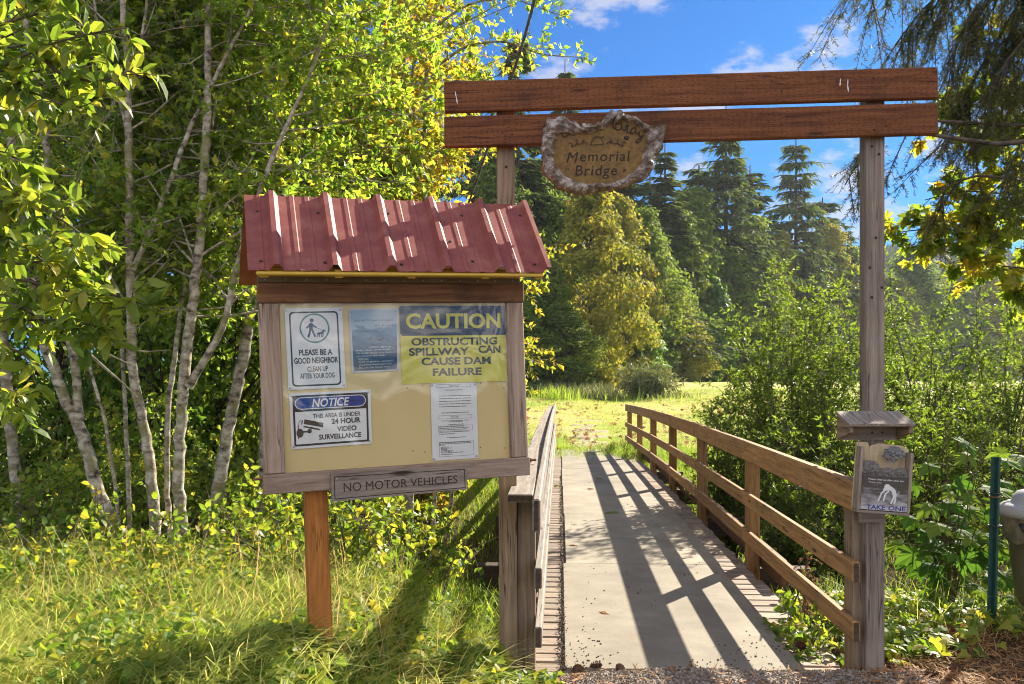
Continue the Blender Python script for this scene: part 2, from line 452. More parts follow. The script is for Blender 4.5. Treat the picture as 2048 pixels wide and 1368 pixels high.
M = {}
M['grey_wood'] = wood_mat('weathered_wood', (0.09, 0.065, 0.045), (0.22, 0.17, 0.13), (0.36, 0.30, 0.245), grey=(0.31, 0.285, 0.265), stain_amt=.5, bump=.6)
M['post_wood'] = wood_mat('post_wood', (0.09, 0.055, 0.03), (0.21, 0.145, 0.09), (0.33, 0.245, 0.16), grey=(0.25, 0.205, 0.16), stain_amt=.5, bump=.6)
M['rail_wood'] = wood_mat('rail_wood', (0.13, 0.058, 0.018), (0.32, 0.165, 0.055), (0.46, 0.27, 0.105), grey=(0.31, 0.205, 0.11), stain_amt=0.55, bump=.6)
M['old_rail_wood'] = wood_mat('old_rail_wood', (0.10, 0.08, 0.06), (0.22, 0.175, 0.14), (0.36, 0.31, 0.26), grey=(0.34, 0.31, 0.28))
M['plank_wood'] = wood_mat('plank_wood', (0.10, 0.07, 0.05), (0.24, 0.175, 0.125), (0.37, 0.29, 0.22), stain_amt=0.5, grey=(0.33, 0.28, 0.23))
M['beam_wood'] = wood_mat('beam_wood', (0.08, 0.026, 0.009), (0.185, 0.064, 0.022), (0.28, 0.105, 0.036), incise=True, grain=55, stain=(0.03, 0.014, 0.008), stain_amt=0.6)
M['orange_wood'] = wood_mat('orange_wood', (0.22, 0.075, 0.014), (0.40, 0.15, 0.03), (0.52, 0.22, 0.055), stain=(0.10, 0.04, 0.015), stain_amt=0.5)
M['brown_wood'] = wood_mat('brown_wood', (0.13, 0.055, 0.022), (0.235, 0.11, 0.045), (0.33, 0.175, 0.08), stain=(0.035, 0.018, 0.01), stain_amt=0.75)
M['pinkish_wood'] = wood_mat('pinkish_wood', (0.14, 0.085, 0.05), (0.31, 0.215, 0.15), (0.45, 0.345, 0.26), grain=38, stain=(0.13, 0.065, 0.035), stain_amt=0.5, grey=(0.37, 0.315, 0.275))
M['end_grain'] = wood_mat('end_grain', (0.03, 0.02, 0.013), (0.06, 0.04, 0.026), (0.10, 0.068, 0.045))
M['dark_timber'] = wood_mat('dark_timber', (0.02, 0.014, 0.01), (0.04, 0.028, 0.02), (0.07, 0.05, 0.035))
M['light_ply'] = wood_mat('light_ply', (0.40, 0.31, 0.18), (0.52, 0.42, 0.26), (0.62, 0.52, 0.34), stain_amt=0.25)
M['steel'] = plain('zinc_steel', (0.45, 0.46, 0.48), 0.35, 0.9)
M['dark_steel'] = plain('dark_steel', (0.05, 0.045, 0.04), 0.5, 0.7)
M['rust'] = plain('rust', (0.22, 0.10, 0.05), 0.7, 0.3)
M['yellow_paint'] = plain('yellow_paint', (0.66, 0.44, 0.06), 0.55, col2=(0.55, 0.35, 0.05))
M['cream'] = plain('cream_panel', (0.73, 0.58, 0.27), 0.6, col2=(0.68, 0.53, 0.245), scale=3)
M['white_sign'] = plain('white_sign', (0.80, 0.82, 0.84), 0.4, var=0.04)
M['black'] = plain('black_print', (0.012, 0.013, 0.016), 0.5)
M['teal'] = plain('teal_print', (0.02, 0.22, 0.24), 0.5)
M['dark_blue'] = plain('dark_blue_print', (0.02, 0.06, 0.17), 0.5)
M['blue'] = plain('blue_print', (0.008, 0.035, 0.30), 0.45)
M['navy'] = plain('navy_print', (0.016, 0.028, 0.065), 0.35)
M['sign_yellow'] = plain('sign_yellow', (0.66, 0.62, 0.055), 0.5, var=0.06)
M['brown_print'] = plain('brown_print', (0.05, 0.04, 0.032), 0.5)
M['grey_print'] = plain('grey_print', (0.10, 0.10, 0.11), 0.6)
M['pale_print'] = plain('pale_print', (0.55, 0.62, 0.68), 0.6)
M['burnt'] = plain('burnt_lettering', (0.028, 0.017, 0.012), 0.8)

LEAF = {
    'alder': leaf_mat('alder_leaf', [(0.03, 0.06, 0.008), (0.055, 0.095, 0.010), (0.09, 0.125, 0.010), (0.15, 0.15, 0.012)], 0.58, (2.3, 2.3, 0.8), gain=2.45),
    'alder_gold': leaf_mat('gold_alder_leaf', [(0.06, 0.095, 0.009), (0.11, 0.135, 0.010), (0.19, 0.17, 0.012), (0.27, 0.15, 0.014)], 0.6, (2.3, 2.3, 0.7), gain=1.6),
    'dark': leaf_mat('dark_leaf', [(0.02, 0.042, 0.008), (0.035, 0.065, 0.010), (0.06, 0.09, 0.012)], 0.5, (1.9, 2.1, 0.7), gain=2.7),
    'willow': leaf_mat('willow_leaf', [(0.045, 0.085, 0.012), (0.075, 0.125, 0.016), (0.115, 0.155, 0.018), (0.19, 0.18, 0.02)], 0.5, (2.2, 2.1, 0.7), 0.38, 0.6, gain=1.65),
    'shrub': leaf_mat('shrub_leaf', [(0.032, 0.062, 0.010), (0.055, 0.095, 0.014), (0.09, 0.13, 0.016)], 0.55, (2.4, 2.3, 0.8), 0.4, gain=1.6),
    'maple': leaf_mat('maple_leaf', [(0.03, 0.075, 0.014), (0.055, 0.115, 0.016), (0.10, 0.15, 0.016)], 0.5, (2.1, 2.1, 0.7), 0.62, 0.2, gain=1.5),
    'maple_tree': leaf_mat('maple_tree_leaf', [(0.045, 0.085, 0.010), (0.08, 0.125, 0.012), (0.13, 0.16, 0.012), (0.20, 0.17, 0.014)], 0.58, (2.4, 2.3, 0.7), 0.4, gain=1.6),
    'ivy': leaf_mat('ivy_leaf', [(0.04, 0.085, 0.014), (0.07, 0.12, 0.018), (0.11, 0.155, 0.02), (0.20, 0.19, 0.02)], 0.45, (2.2, 2.1, 0.6), 0.5, 0.35, gain=1.7),
    'bramble': leaf_mat('bramble_leaf', [(0.04, 0.085, 0.012), (0.075, 0.13, 0.016), (0.12, 0.165, 0.018), (0.20, 0.19, 0.02)], 0.48, (2.2, 2.1, 0.6), 0.36, 0.6, gain=1.55),
    'grass': leaf_mat('grass_blade', [(0.09, 0.145, 0.028), (0.155, 0.205, 0.045), (0.25, 0.265, 0.08), (0.42, 0.38, 0.19)], 0.5, (1.5, 1.5, 0.9), 0.5, 0.3, gain=2.0),
    'green_grass': leaf_mat('green_grass_blade', [(0.06, 0.115, 0.012), (0.10, 0.165, 0.016), (0.17, 0.21, 0.024)], 0.5, (1.9, 1.9, 0.7), 0.5, 0.3, gain=1.6),
    'dry_grass': leaf_mat('dry_grass_blade', [(0.30, 0.21, 0.08), (0.40, 0.29, 0.12), (0.48, 0.38, 0.19)], 0.35, (1.3, 1.2, 0.9), 0.6, 0.2),
    'meadow': leaf_mat('meadow_blade', [(0.15, 0.25, 0.05), (0.22, 0.30, 0.07), (0.31, 0.34, 0.12), (0.40, 0.38, 0.20)], 0.4, (1.6, 1.5, 0.8), 0.6, 0.2),
    'litter': leaf_mat('dead_leaf', [(0.16, 0.085, 0.035), (0.26, 0.14, 0.055), (0.36, 0.22, 0.10)], 0.25, (1.2, 1.1, 0.9), 0.7, 0.2),
    'needle': leaf_mat('hemlock_needle', [(0.03, 0.05, 0.014), (0.055, 0.075, 0.018), (0.10, 0.105, 0.022)], 0.35, (1.7, 1.6, 0.8), 0.45, gain=1.5),
    'fir': leaf_mat('fir_needle', [(0.03, 0.052, 0.022), (0.052, 0.08, 0.03), (0.085, 0.11, 0.034)], 0.35, (1.7, 1.8, 0.8), 0.7, 0.05, gain=1.45),
    'far_green': leaf_mat('far_green_leaf', [(0.035, 0.065, 0.014), (0.06, 0.095, 0.018), (0.10, 0.125, 0.02)], 0.45, (2.0, 2.0, 0.8), 0.6, 0.1, gain=1.9),
    'far_gold': leaf_mat('far_gold_leaf', [(0.07, 0.105, 0.018), (0.13, 0.16, 0.022), (0.20, 0.20, 0.028), (0.26, 0.215, 0.03)], 0.45, (1.8, 1.7, 0.8), 0.6, 0.1, gain=1.35),
    'far_orange': leaf_mat('far_orange_leaf', [(0.14, 0.10, 0.02), (0.26, 0.13, 0.025), (0.36, 0.13, 0.025)], 0.45, (1.8, 1.6, 0.8), 0.45),
    'reed': leaf_mat('reed_blade', [(0.06, 0.085, 0.03), (0.10, 0.125, 0.045), (0.16, 0.17, 0.07)], 0.35, (1.6, 1.6, 0.9), 0.5),
}
M['alder_bark'] = bark_mat('alder_bark', (0.52, 0.47, 0.39), (0.28, 0.24, 0.185), (0.05, 0.04, 0.03), (0.21, 0.20, 0.085))
M['dark_bark'] = bark_mat('dark_bark', (0.13, 0.105, 0.08), (0.08, 0.062, 0.048), (0.03, 0.024, 0.02), (0.06, 0.06, 0.03))
M['shrub_bark'] = bark_mat('shrub_bark', (0.17, 0.14, 0.10), (0.11, 0.085, 0.06), (0.05, 0.04, 0.03), (0.10, 0.09, 0.05))


# ------------------------------------------------------------------ the lie of the land
def sstep(a, b, x):
    t = np.clip((np.asarray(x, float) - a) / (b - a), 0, 1)
    return t * t * (3 - 2 * t)


def ground_z(x, y):
    x = np.asarray(x, float); y = np.asarray(y, float)
    z = 0.33 * sstep(-0.34, -0.92, x) * sstep(1.5, 3.0, y) * (1 - 0.65 * sstep(4.9, 6.8, y))
    xb = x - 0.0537 * (y - 4.7)
    val = 1.55 * np.exp(-((y - 11.3) / 3.3) ** 2)
    val = val * (0.35 + 0.65 * sstep(-4.5, -0.6, xb)) * (1 + 0.25 * sstep(2.0, 5.0, xb))
    z = z - val * sstep(4.9, 6.4, y)
    z = z - 0.10 * sstep(2.2, 4.5, x) * sstep(5.2, 6.5, y)
    z = z - 0.075 * sstep(-.45, -.25, x) * (1 - sstep(1.9, 2.1, x)) * sstep(4.45, 4.75, y) * (1 - sstep(19.5, 20.1, y))
    m = np.clip(y - 20.5, 0, 34)
    z = z + 0.0455 * m * sstep(20.5, 30, y)
    z = z + 0.05 * np.sin(x * 0.9 + 1.3) * np.sin(y * 0.7) * sstep(20, 26, y)
    z = z + 0.012 * np.sin(x * 5.1 + y * 2.3) + 0.010 * np.sin(y * 6.7 - x * 3.1)
    return z


def on_ground(x, y, dz=0.0):
    return np.stack([np.asarray(x, float), np.asarray(y, float), ground_z(x, y) + dz], -1)


# ------------------------------------------------------------------ ground, path, stream, hill
def ground_mat():
    m, N, L = new_mat("ground_soil_and_turf")
    ge = N.new('ShaderNodeNewGeometry'); sp = N.new('ShaderNodeSeparateXYZ'); L.new(ge.outputs['Position'], sp.inputs[0])
    n1 = N.new('ShaderNodeTexNoise'); n1.inputs['Scale'].default_value = 9; n1.inputs['Detail'].default_value = 9; n1.inputs['Roughness'].default_value = 0.7
    L.new(ge.outputs['Position'], n1.inputs['Vector'])
    soil = ramp(N, [(0.3, (0.035, 0.022, 0.013)), (0.5, (0.10, 0.062, 0.034)), (0.7, (0.21, 0.14, 0.08))]); L.new(n1.outputs['Fac'], soil.inputs[0])
    n2 = N.new('ShaderNodeTexNoise'); n2.inputs['Scale'].default_value = 0.55; n2.inputs['Detail'].default_value = 8; n2.inputs['Roughness'].default_value = 0.65
    L.new(ge.outputs['Position'], n2.inputs['Vector'])
    turf = ramp(N, [(0.32, (0.20, 0.27, 0.03)), (0.46, (0.30, 0.34, 0.05)), (0.54, (0.42, 0.40, 0.12)), (0.66, (0.46, 0.39, 0.18))]); L.new(n2.outputs['Fac'], turf.inputs[0])
    mr = N.new('ShaderNodeMapRange'); mr.inputs['From Min'].default_value = 13.5; mr.inputs['From Max'].default_value = 17.0
    L.new(sp.outputs['Y'], mr.inputs['Value'])
    mx = N.new('ShaderNodeMix'); mx.data_type = 'RGBA'; L.new(mr.outputs[0], mx.inputs[0]); L.new(soil.outputs[0], mx.inputs[6]); L.new(turf.outputs[0], mx.inputs[7])
    pb = N.new('ShaderNodeBsdfPrincipled'); pb.inputs['Roughness'].default_value = 0.95; pb.inputs['Specular IOR Level'].default_value = 0.1
    L.new(mx.outputs[2], pb.inputs['Base Color'])
    b = N.new('ShaderNodeBump'); b.inputs['Strength'].default_value = 0.6; b.inputs['Distance'].default_value = 0.03
    L.new(n1.outputs['Fac'], b.inputs['Height']); L.new(b.outputs[0], pb.inputs['Normal'])
    out = N.new('ShaderNodeOutputMaterial'); L.new(pb.outputs[0], out.inputs['Surface'])
    return m


def grid_sheet(name, xs, ys, zf, mat, skip=None):
    X, Y = np.meshgrid(xs, ys); Z = zf(X, Y)
    nx, ny = len(xs), len(ys)
    j, i = np.meshgrid(np.arange(ny - 1), np.arange(nx - 1), indexing='ij')
    a = (j * nx + i).ravel()
    Q = np.stack([a, a + 1, a + nx + 1, a + nx], 1)
    mb = MB(); mb.add(np.stack([X, Y, Z], -1).reshape(-1, 3), Q)
    return mb.build(name, mat, smooth=True)


xs = np.r_[-2500, -1200, -600, -300, -150, -80, -50, np.arange(-36, -9, 1.5), np.arange(-9, 9, .14), np.arange(9, 40, 1.5), 50, 80, 150, 300, 600, 1200, 2500]
ys = np.r_[-2500, -1200, -500, -200, -80, -40, -20, -10, -4, np.arange(-2, 24, .14), np.arange(24, 60, 1.2), 70, 100, 160, 300, 600, 1200, 2500]
tag(grid_sheet("ground", xs, ys, ground_z, ground_mat()), kind='structure')


def gravel_mat():
    m, N, L = new_mat("grey_gravel")
    ge = N.new('ShaderNodeNewGeometry')
    v = N.new('ShaderNodeTexVoronoi'); v.inputs['Scale'].default_value = 75; L.new(ge.outputs['Position'], v.inputs['Vector'])
    rp = ramp(N, [(0.0, (0.10, 0.08, 0.062)), (0.5, (0.22, 0.18, 0.145)), (1.0, (0.34, 0.29, 0.24))]); L.new(v.outputs['Color'], rp.inputs[0])
    n = N.new('ShaderNodeTexNoise'); n.inputs['Scale'].default_value = 5; n.inputs['Detail'].default_value = 8; L.new(ge.outputs['Position'], n.inputs['Vector'])
    r2 = ramp(N, [(0.5, (0, 0, 0)), (0.66, (.8, .8, .8))]); L.new(n.outputs['Fac'], r2.inputs[0])
    mx = N.new('ShaderNodeMix'); mx.data_type = 'RGBA'; L.new(r2.outputs[0], mx.inputs[0]); L.new(rp.outputs[0], mx.inputs[6]); mx.inputs[7].default_value = (0.22, 0.13, 0.065, 1)
    pb = N.new('ShaderNodeBsdfPrincipled'); pb.inputs['Roughness'].default_value = 0.9; L.new(mx.outputs[2], pb.inputs['Base Color'])
    b = N.new('ShaderNodeBump'); b.inputs['Strength'].default_value = 0.9; b.inputs['Distance'].default_value = 0.012
    L.new(v.outputs['Distance'], b.inputs['Height']); L.new(b.outputs[0], pb.inputs['Normal'])
    out = N.new('ShaderNodeOutputMaterial'); L.new(pb.outputs[0], out.inputs['Surface'])
    return m


M['gravel'] = gravel_mat(); M['tan_gravel'] = plain('tan_gravel', (0.42, 0.35, 0.24), .95, 0, .1, scale=7, bump=.8, col2=(.26, .21, .11))
# gravel path leading to the bridge: it laps over the near edge of the walkway
px_ = np.linspace(-0.1, 2.3, 70); py_ = np.linspace(-6, 4.86, 150)


def path_z(x, y):
    edge = 4.56 + 0.05 * np.sin(x * 7) + 0.03 * np.sin(x * 19 + 1) + 0.13 * sstep(0.6, 1.5, x)
    lift = 0.022 * sstep(edge + 0.16, edge - 0.05, y) - 0.06 * sstep(edge, edge + .2, y)
    side = sstep(0.02, 0.22, x - 0.02 * np.sin(y * 9)) * (1 - sstep(1.95, 2.25, x + .03 * np.sin(y * 8)))
    return ground_z(x, y) + (-0.05 + 0.05 * side) + lift * side


tag(grid_sheet("path", px_, py_, path_z, M['gravel']), kind='structure')
# bare gravelly patch where the bridge meets the meadow
tag(grid_sheet("meadow_path", np.linspace(0.8, 3.4, 30), np.linspace(20.0, 28.0, 40),
               lambda x, y: ground_z(x, y) + 0.004 - 0.25 * (np.abs(x - 1.85 - .05 * (y - 20) + .12 * np.sin(y * 2)) > 0.42 + .2 * np.sin(y * 3.1) * np.sin(y * 1.3)) , M['tan_gravel']), kind='structure')
mw = plain("stream_water", (0.012, 0.016, 0.012), 0.06, 0, 0.6)
tag(grid_sheet("stream", np.linspace(-6, 3.6, 12), np.linspace(10.4, 12.4, 6), lambda x, y: -1.22 + 0 * x, mw), kind='structure')


# ------------------------------------------------------------------ bridge
BYAW = math.atan(96 / F)
BM = Matrix.Translation((0.285, 4.62, 0)) @ Matrix.Rotation(-BYAW, 4, 'Z')
BL = 15.25


def arch(s):
    return 0.055 * math.sin(math.pi * min(max(s / BL, 0), 1))


def make_bridge():
    rng = np.random.default_rng(5)
    root = thing("footbridge", "low arched wooden footbridge with a pale sheeted walkway and board railings", "footbridge", M=BM)
    # planks under the sheets, their ends show on both sides
    mb = MB(); s = 0.0
    while s < BL:
        w = 0.134
        e = rng.uniform(-.02, .02, 2)
        z = arch(s) - 0.021
        cbox(mb, (-0.20 + e[0], s, z - 0.038), (1.45 + e[1], s + w, z + rng.uniform(-.002, .002)), 0.005, 0, grain=0, rng=rng)
        s += 0.153
    mb.build("plank_deck", M['plank_wood'], root)
    # walkway sheets
    n = 6; Ls = BL / n
    for k in range(n):
        mb = MB(); q = 8
        off = rng.uniform(-.012, .012)
        ss = np.linspace(k * Ls + 0.004, (k + 1) * Ls - 0.004, q)
        for a in range(q - 1):
            pass
        V = []; Fq = []
        for a, sv in enumerate(ss):
            z = arch(sv) - 0.001
            V += [(off, sv, z), (1.22 + off, sv, z), (1.22 + off, sv, z - .0185), (off, sv, z - .0185)]
            if a:
                b = 4 * a
                for c in range(4):
                    Fq.append([b - 4 + c, b - 4 + (c + 1) % 4, b + (c + 1) % 4, b + c])
        Fq += [[0, 3, 2, 1], [4 * q - 4, 4 * q - 3, 4 * q - 2, 4 * q - 1]]
        Fq = [f[::-1] for f in Fq]
        mb.add(V, Fq, 0, rng.uniform()); mb.build("walkway_sheet", M['sheet'], root)
    posts_s = [0.02 + i * 2.53 for i in range(7)]
    for side in (-1, 1):
        wood = M['rail_wood'] if side > 0 else M['old_rail_wood']
        x0, x1 = (1.452, 1.545) if side > 0 else (-0.260, -0.166)     # posts
        xi0, xi1 = (1.413, 1.451) if side > 0 else (-0.165, -0.127)   # boards on their inner face
        for i, ps in enumerate(posts_s):
            mb = MB(); z = arch(ps)
            lo = -0.05 if i == 0 else -0.42 - 0.1 * math.sin(i)
            if i == 0: lo = -0.12
            cbox(mb, (x0, ps, lo), (x1, ps + (0.14 if side > 0 else 0.10), 0.898 + z), 0.006, 0, grain=2, rng=rng)
            mb.build("railing_post", M['post_wood'] if i == 0 else wood, root)
        marks = [-0.08 if side > 0 else -0.16] + [p + 0.05 for p in posts_s[1:-1]] + [posts_s[-1] + 0.26]
        for i in range(6):
            a, b = marks[i] + (0.0015 if i else 0), marks[i + 1] - 0.0015
            za, zb = arch(a), arch(b)
            # cap board lying flat on the posts
            mb = MB(); ca = a if (i or side > 0) else -0.36
            xa, xb = (xi1 + .001, x1 + 0.045) if side > 0 else (x0 - 0.03, xi0 - .001)
            board(mb, ((xa + xb) / 2, ca, 0.918 + za), ((xa + xb) / 2, b, 0.918 + zb), 0.038, abs(xb - xa), ch=0.005, rng=rng, ends=1)
            mb.build("cap_board", [wood, M['end_grain']], root)
            mb = MB(); ta = a if (i or side > 0) else -0.52
            top = 0.905 if side > 0 else 0.862
            if i == 0 and side < 0: za2 = -0.02
            else: za2 = za
            dz = 0 if side > 0 or i else 0
            board(mb, ((xi0 + xi1) / 2, ta, (0.905 if (side > 0 or i) else 0.880) + za2), ((xi0 + xi1) / 2, b, 0.905 + zb), 0.152, 0.038, ch=0.008, rng=rng, ends=1)
            mb.build("top_rail", [wood, M['end_grain']], root)
            for zc, hh in ((0.527, 0.105), (0.233, 0.105)):
                mb = MB(); zc2 = zc - (0.03 if side < 0 else 0)
                board(mb, ((xi0 + xi1) / 2, a - (0.02 if i == 0 else 0), zc2 + za), ((xi0 + xi1) / 2, b, zc2 + zb), hh, 0.038, ch=0.006, rng=rng, ends=1)
                mb.build("lower_rail", [wood, M['end_grain']], root)
        # long stringer on the outer face of the posts
        xs_ = (1.548, 1.60) if side > 0 else (-0.315, -0.263)
        for i in range(3):
            a = 1.9 + i * 4.4; b = a + 4.396
            mb = MB(); board(mb, (sum(xs_) / 2, a, 0.06 + arch(a) * 1.6), (sum(xs_) / 2, b, 0.06 + arch(b) * 1.6), 0.19, 0.05, rng=rng)
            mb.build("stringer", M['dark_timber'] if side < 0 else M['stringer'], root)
    for ps in posts_s[1:]:
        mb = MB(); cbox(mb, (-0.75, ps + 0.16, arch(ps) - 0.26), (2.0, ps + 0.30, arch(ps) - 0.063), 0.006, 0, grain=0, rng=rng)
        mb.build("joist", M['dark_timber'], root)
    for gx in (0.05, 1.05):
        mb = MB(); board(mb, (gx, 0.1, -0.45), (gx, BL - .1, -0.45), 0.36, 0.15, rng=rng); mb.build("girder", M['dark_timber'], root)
    return root


def sheet_mat():
    m, N, L = new_mat("pale_walkway_sheet")
    at = N.new('ShaderNodeAttribute'); at.attribute_name = 'rnd'
    tc = N.new('ShaderNodeTexCoord')
    n1 = N.new('ShaderNodeTexNoise'); n1.inputs['Scale'].default_value = 3.0; n1.inputs['Detail'].default_value = 8; n1.inputs['Roughness'].default_value = 0.6
    L.new(tc.outputs['Object'], n1.inputs['Vector'])
    rp = ramp(N, [(0.3, (0.29, 0.25, 0.19)), (0.55, (0.35, 0.31, 0.24)), (0.75, (0.40, 0.36, 0.285))]); L.new(n1.outputs['Fac'], rp.inputs[0])
    n2 = N.new('ShaderNodeTexNoise'); n2.inputs['Scale'].default_value = 60; n2.inputs['Detail'].default_value = 6; L.new(tc.outputs['Object'], n2.inputs['Vector'])
    r2 = ramp(N, [(0.62, (0, 0, 0)), (0.72, (.6, .6, .6))]); L.new(n2.outputs['Fac'], r2.inputs[0])
    mx = N.new('ShaderNodeMix'); mx.data_type = 'RGBA'; L.new(r2.outputs[0], mx.inputs[0]); L.new(rp.outputs[0], mx.inputs[6]); mx.inputs[7].default_value = (0.16, 0.12, 0.085, 1)
    pb = N.new('ShaderNodeBsdfPrincipled'); pb.inputs['Roughness'].default_value = 0.8; pb.inputs['Specular IOR Level'].default_value = 0.25
    L.new(mx.outputs[2], pb.inputs['Base Color'])
    n3 = N.new('ShaderNodeTexNoise'); n3.inputs['Scale'].default_value = 1.1; n3.inputs['Detail'].default_value = 9; n3.inputs['Roughness'].default_value = .7; n3.inputs['Distortion'].default_value = .6; L.new(tc.outputs['Object'], n3.inputs['Vector'])
    r3 = N.new('ShaderNodeMapRange'); r3.inputs['From Min'].default_value = .3; r3.inputs['From Max'].default_value = .7; r3.inputs['To Min'].default_value = .62; r3.inputs['To Max'].default_value = 1.04; L.new(n3.outputs['Fac'], r3.inputs['Value'])
    r4 = N.new('ShaderNodeMapRange'); r4.inputs['To Min'].default_value = .9; r4.inputs['To Max'].default_value = 1.08; L.new(at.outputs['Fac'], r4.inputs['Value'])
    mm = N.new('ShaderNodeMath'); mm.operation = 'MULTIPLY'; L.new(r3.outputs[0], mm.inputs[0]); L.new(r4.outputs[0], mm.inputs[1])
    vs = N.new('ShaderNodeVectorMath'); vs.operation = 'SCALE'; L.new(mx.outputs[2], vs.inputs[0]); L.new(mm.outputs[0], vs.inputs['Scale']); L.new(vs.outputs[0], pb.inputs['Base Color'])
    b = N.new('ShaderNodeBump'); b.inputs['Strength'].default_value = 0.25; b.inputs['Distance'].default_value = 0.004
    L.new(n2.outputs['Fac'], b.inputs['Height']); L.new(b.outputs[0], pb.inputs['Normal'])
    out = N.new('ShaderNodeOutputMaterial'); L.new(pb.outputs[0], out.inputs['Surface'])
    return m


M['sheet'] = sheet_mat()
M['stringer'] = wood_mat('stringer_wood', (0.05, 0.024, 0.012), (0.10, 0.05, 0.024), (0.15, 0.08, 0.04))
make_bridge()


# ------------------------------------------------------------------ gateway
def screw(mb, p, r=0.006, axis=(0, -1, 0), t=0.004, mat=0, n=10):
    """round domed screw or nail head at p facing along axis"""
    a = nrm(np.asarray(axis, float)); u = nrm(np.cross(a, [0.3, 0.2, 1])); v = np.cross(a, u)
    ang = np.arange(n) / n * 2 * np.pi
    ring = np.cos(ang)[:, None] * u + np.sin(ang)[:, None] * v
    V = np.concatenate([np.asarray(p) + ring * r, np.asarray(p) + ring * r * .7 + a * t, [np.asarray(p) + a * t * 1.15]])
    Fq = [[i, (i + 1) % n, n + (i + 1) % n, n + i] for i in range(n)] + [[n + i, n + (i + 1) % n, 2 * n] for i in range(n)]
    mb.add(V, Fq, mat)


def make_gateway():
    rng = np.random.default_rng(8)
    root = thing("gateway", "tall timber gateway of two weathered posts joined by two dark red boards", "gateway", (0.9, 4.55, 0))
    off = np.array([0.9, 4.55, 0])

    def W(*p): return np.array(p) - off
    mb = MB()
    board(mb, W(-0.0165, 4.648, -0.12), W(-0.034, 4.648, 2.985), 0.093, 0.093, up=(0, 1, 0), ch=.005, rng=rng)
    p = mb.build("gate_post", M['post_wood'], root)
    for z in (2.2, 2.58):
        s = MB(); screw(s, W(-0.03, 4.6, z), .008); s.build("bolt", M['dark_steel'], p)
    mb = MB()
    board(mb, W(1.829, 4.548, -0.1), W(1.829, 4.548, 3.0), 0.093, 0.093, up=(0, 1, 0), ch=.005, rng=rng)
    p = mb.build("gate_post", M['grey_wood'], root)
    for z, x in ((2.66, 1.81), (2.62, 1.845), (2.2, 1.83), (2.05, 1.80), (1.95, 1.86), (1.9, 1.81)):
        s = MB(); screw(s, W(x, 4.5, z), .007); s.build("bolt", M['dark_steel'], p)
    for zl, zr in ((3.005 - .0785, 3.038 - .0785), (2.670 + .0775, 2.704 + .0775)):
        mb = MB(); board(mb, W(-0.345, 4.575, zl), W(2.114, 4.455, zr), 0.156, 0.039, ch=.006, rng=rng)
        p = mb.build("cross_board", M['beam_wood'], root)
        for x in (-.05, .0, 1.8, 1.86, 1.35, .55):
            s = MB(); screw(s, W(x, 4.575 - .0488 * (x + .345) - .0196, zl + (zr - zl) * (x + .345) / 2.46 + rng.uniform(-.05, .05)), .0045, (0.05, -1, 0)); s.build("nail", M['dark_steel'], p)
    # pale bird droppings on the upper board
    for pts in ([(910, 182), (912, 192), (915, 208)], [(1681, 157), (1680, 172)], [(1696, 158), (1695, 170), (1697, 184)]):
        q = []
        for px, py in pts:
            r = ray(px, py); t = (4.575 - .0488 * .345 - .0215) / (1 + .0488 * r[0]); q.append(np.array([r[0] * t, t, CAMZ + r[2] * t]) - off)
        b = MB(); tubes(b, spline(q, 8)[None], np.array([[.001, .002, .0032, .002, .0025, .004, .003, .001]]), 6); b.build("bird_dropping", M['white_sign'], root)
    return root


make_gateway()


# ------------------------------------------------------------------ flat lettering
_txt_cache = {}


def text_shape(s, bold=0.0, shear=0.0, space=1.0):
    key = (s, bold, shear, space)
    if key not in _txt_cache:
        cu = bpy.data.curves.new("t", 'FONT'); cu.body = s; cu.offset = bold; cu.shear = shear; cu.space_character = space
        cu.resolution_u = 3; cu.fill_mode = 'FRONT' if hasattr(cu, 'fill_mode') else None
        o = bpy.data.objects.new("t", cu); COL.objects.link(o)
        dg = bpy.context.evaluated_depsgraph_get(); me = bpy.data.meshes.new_from_object(o.evaluated_get(dg))
        V = np.array([v.co[:2] for v in me.vertices]); Fs = [list(p.vertices) for p in me.polygons]
        bpy.data.objects.remove(o); bpy.data.curves.remove(cu); bpy.data.meshes.remove(me)
        _txt_cache[key] = (V, Fs)
    return _txt_cache[key]


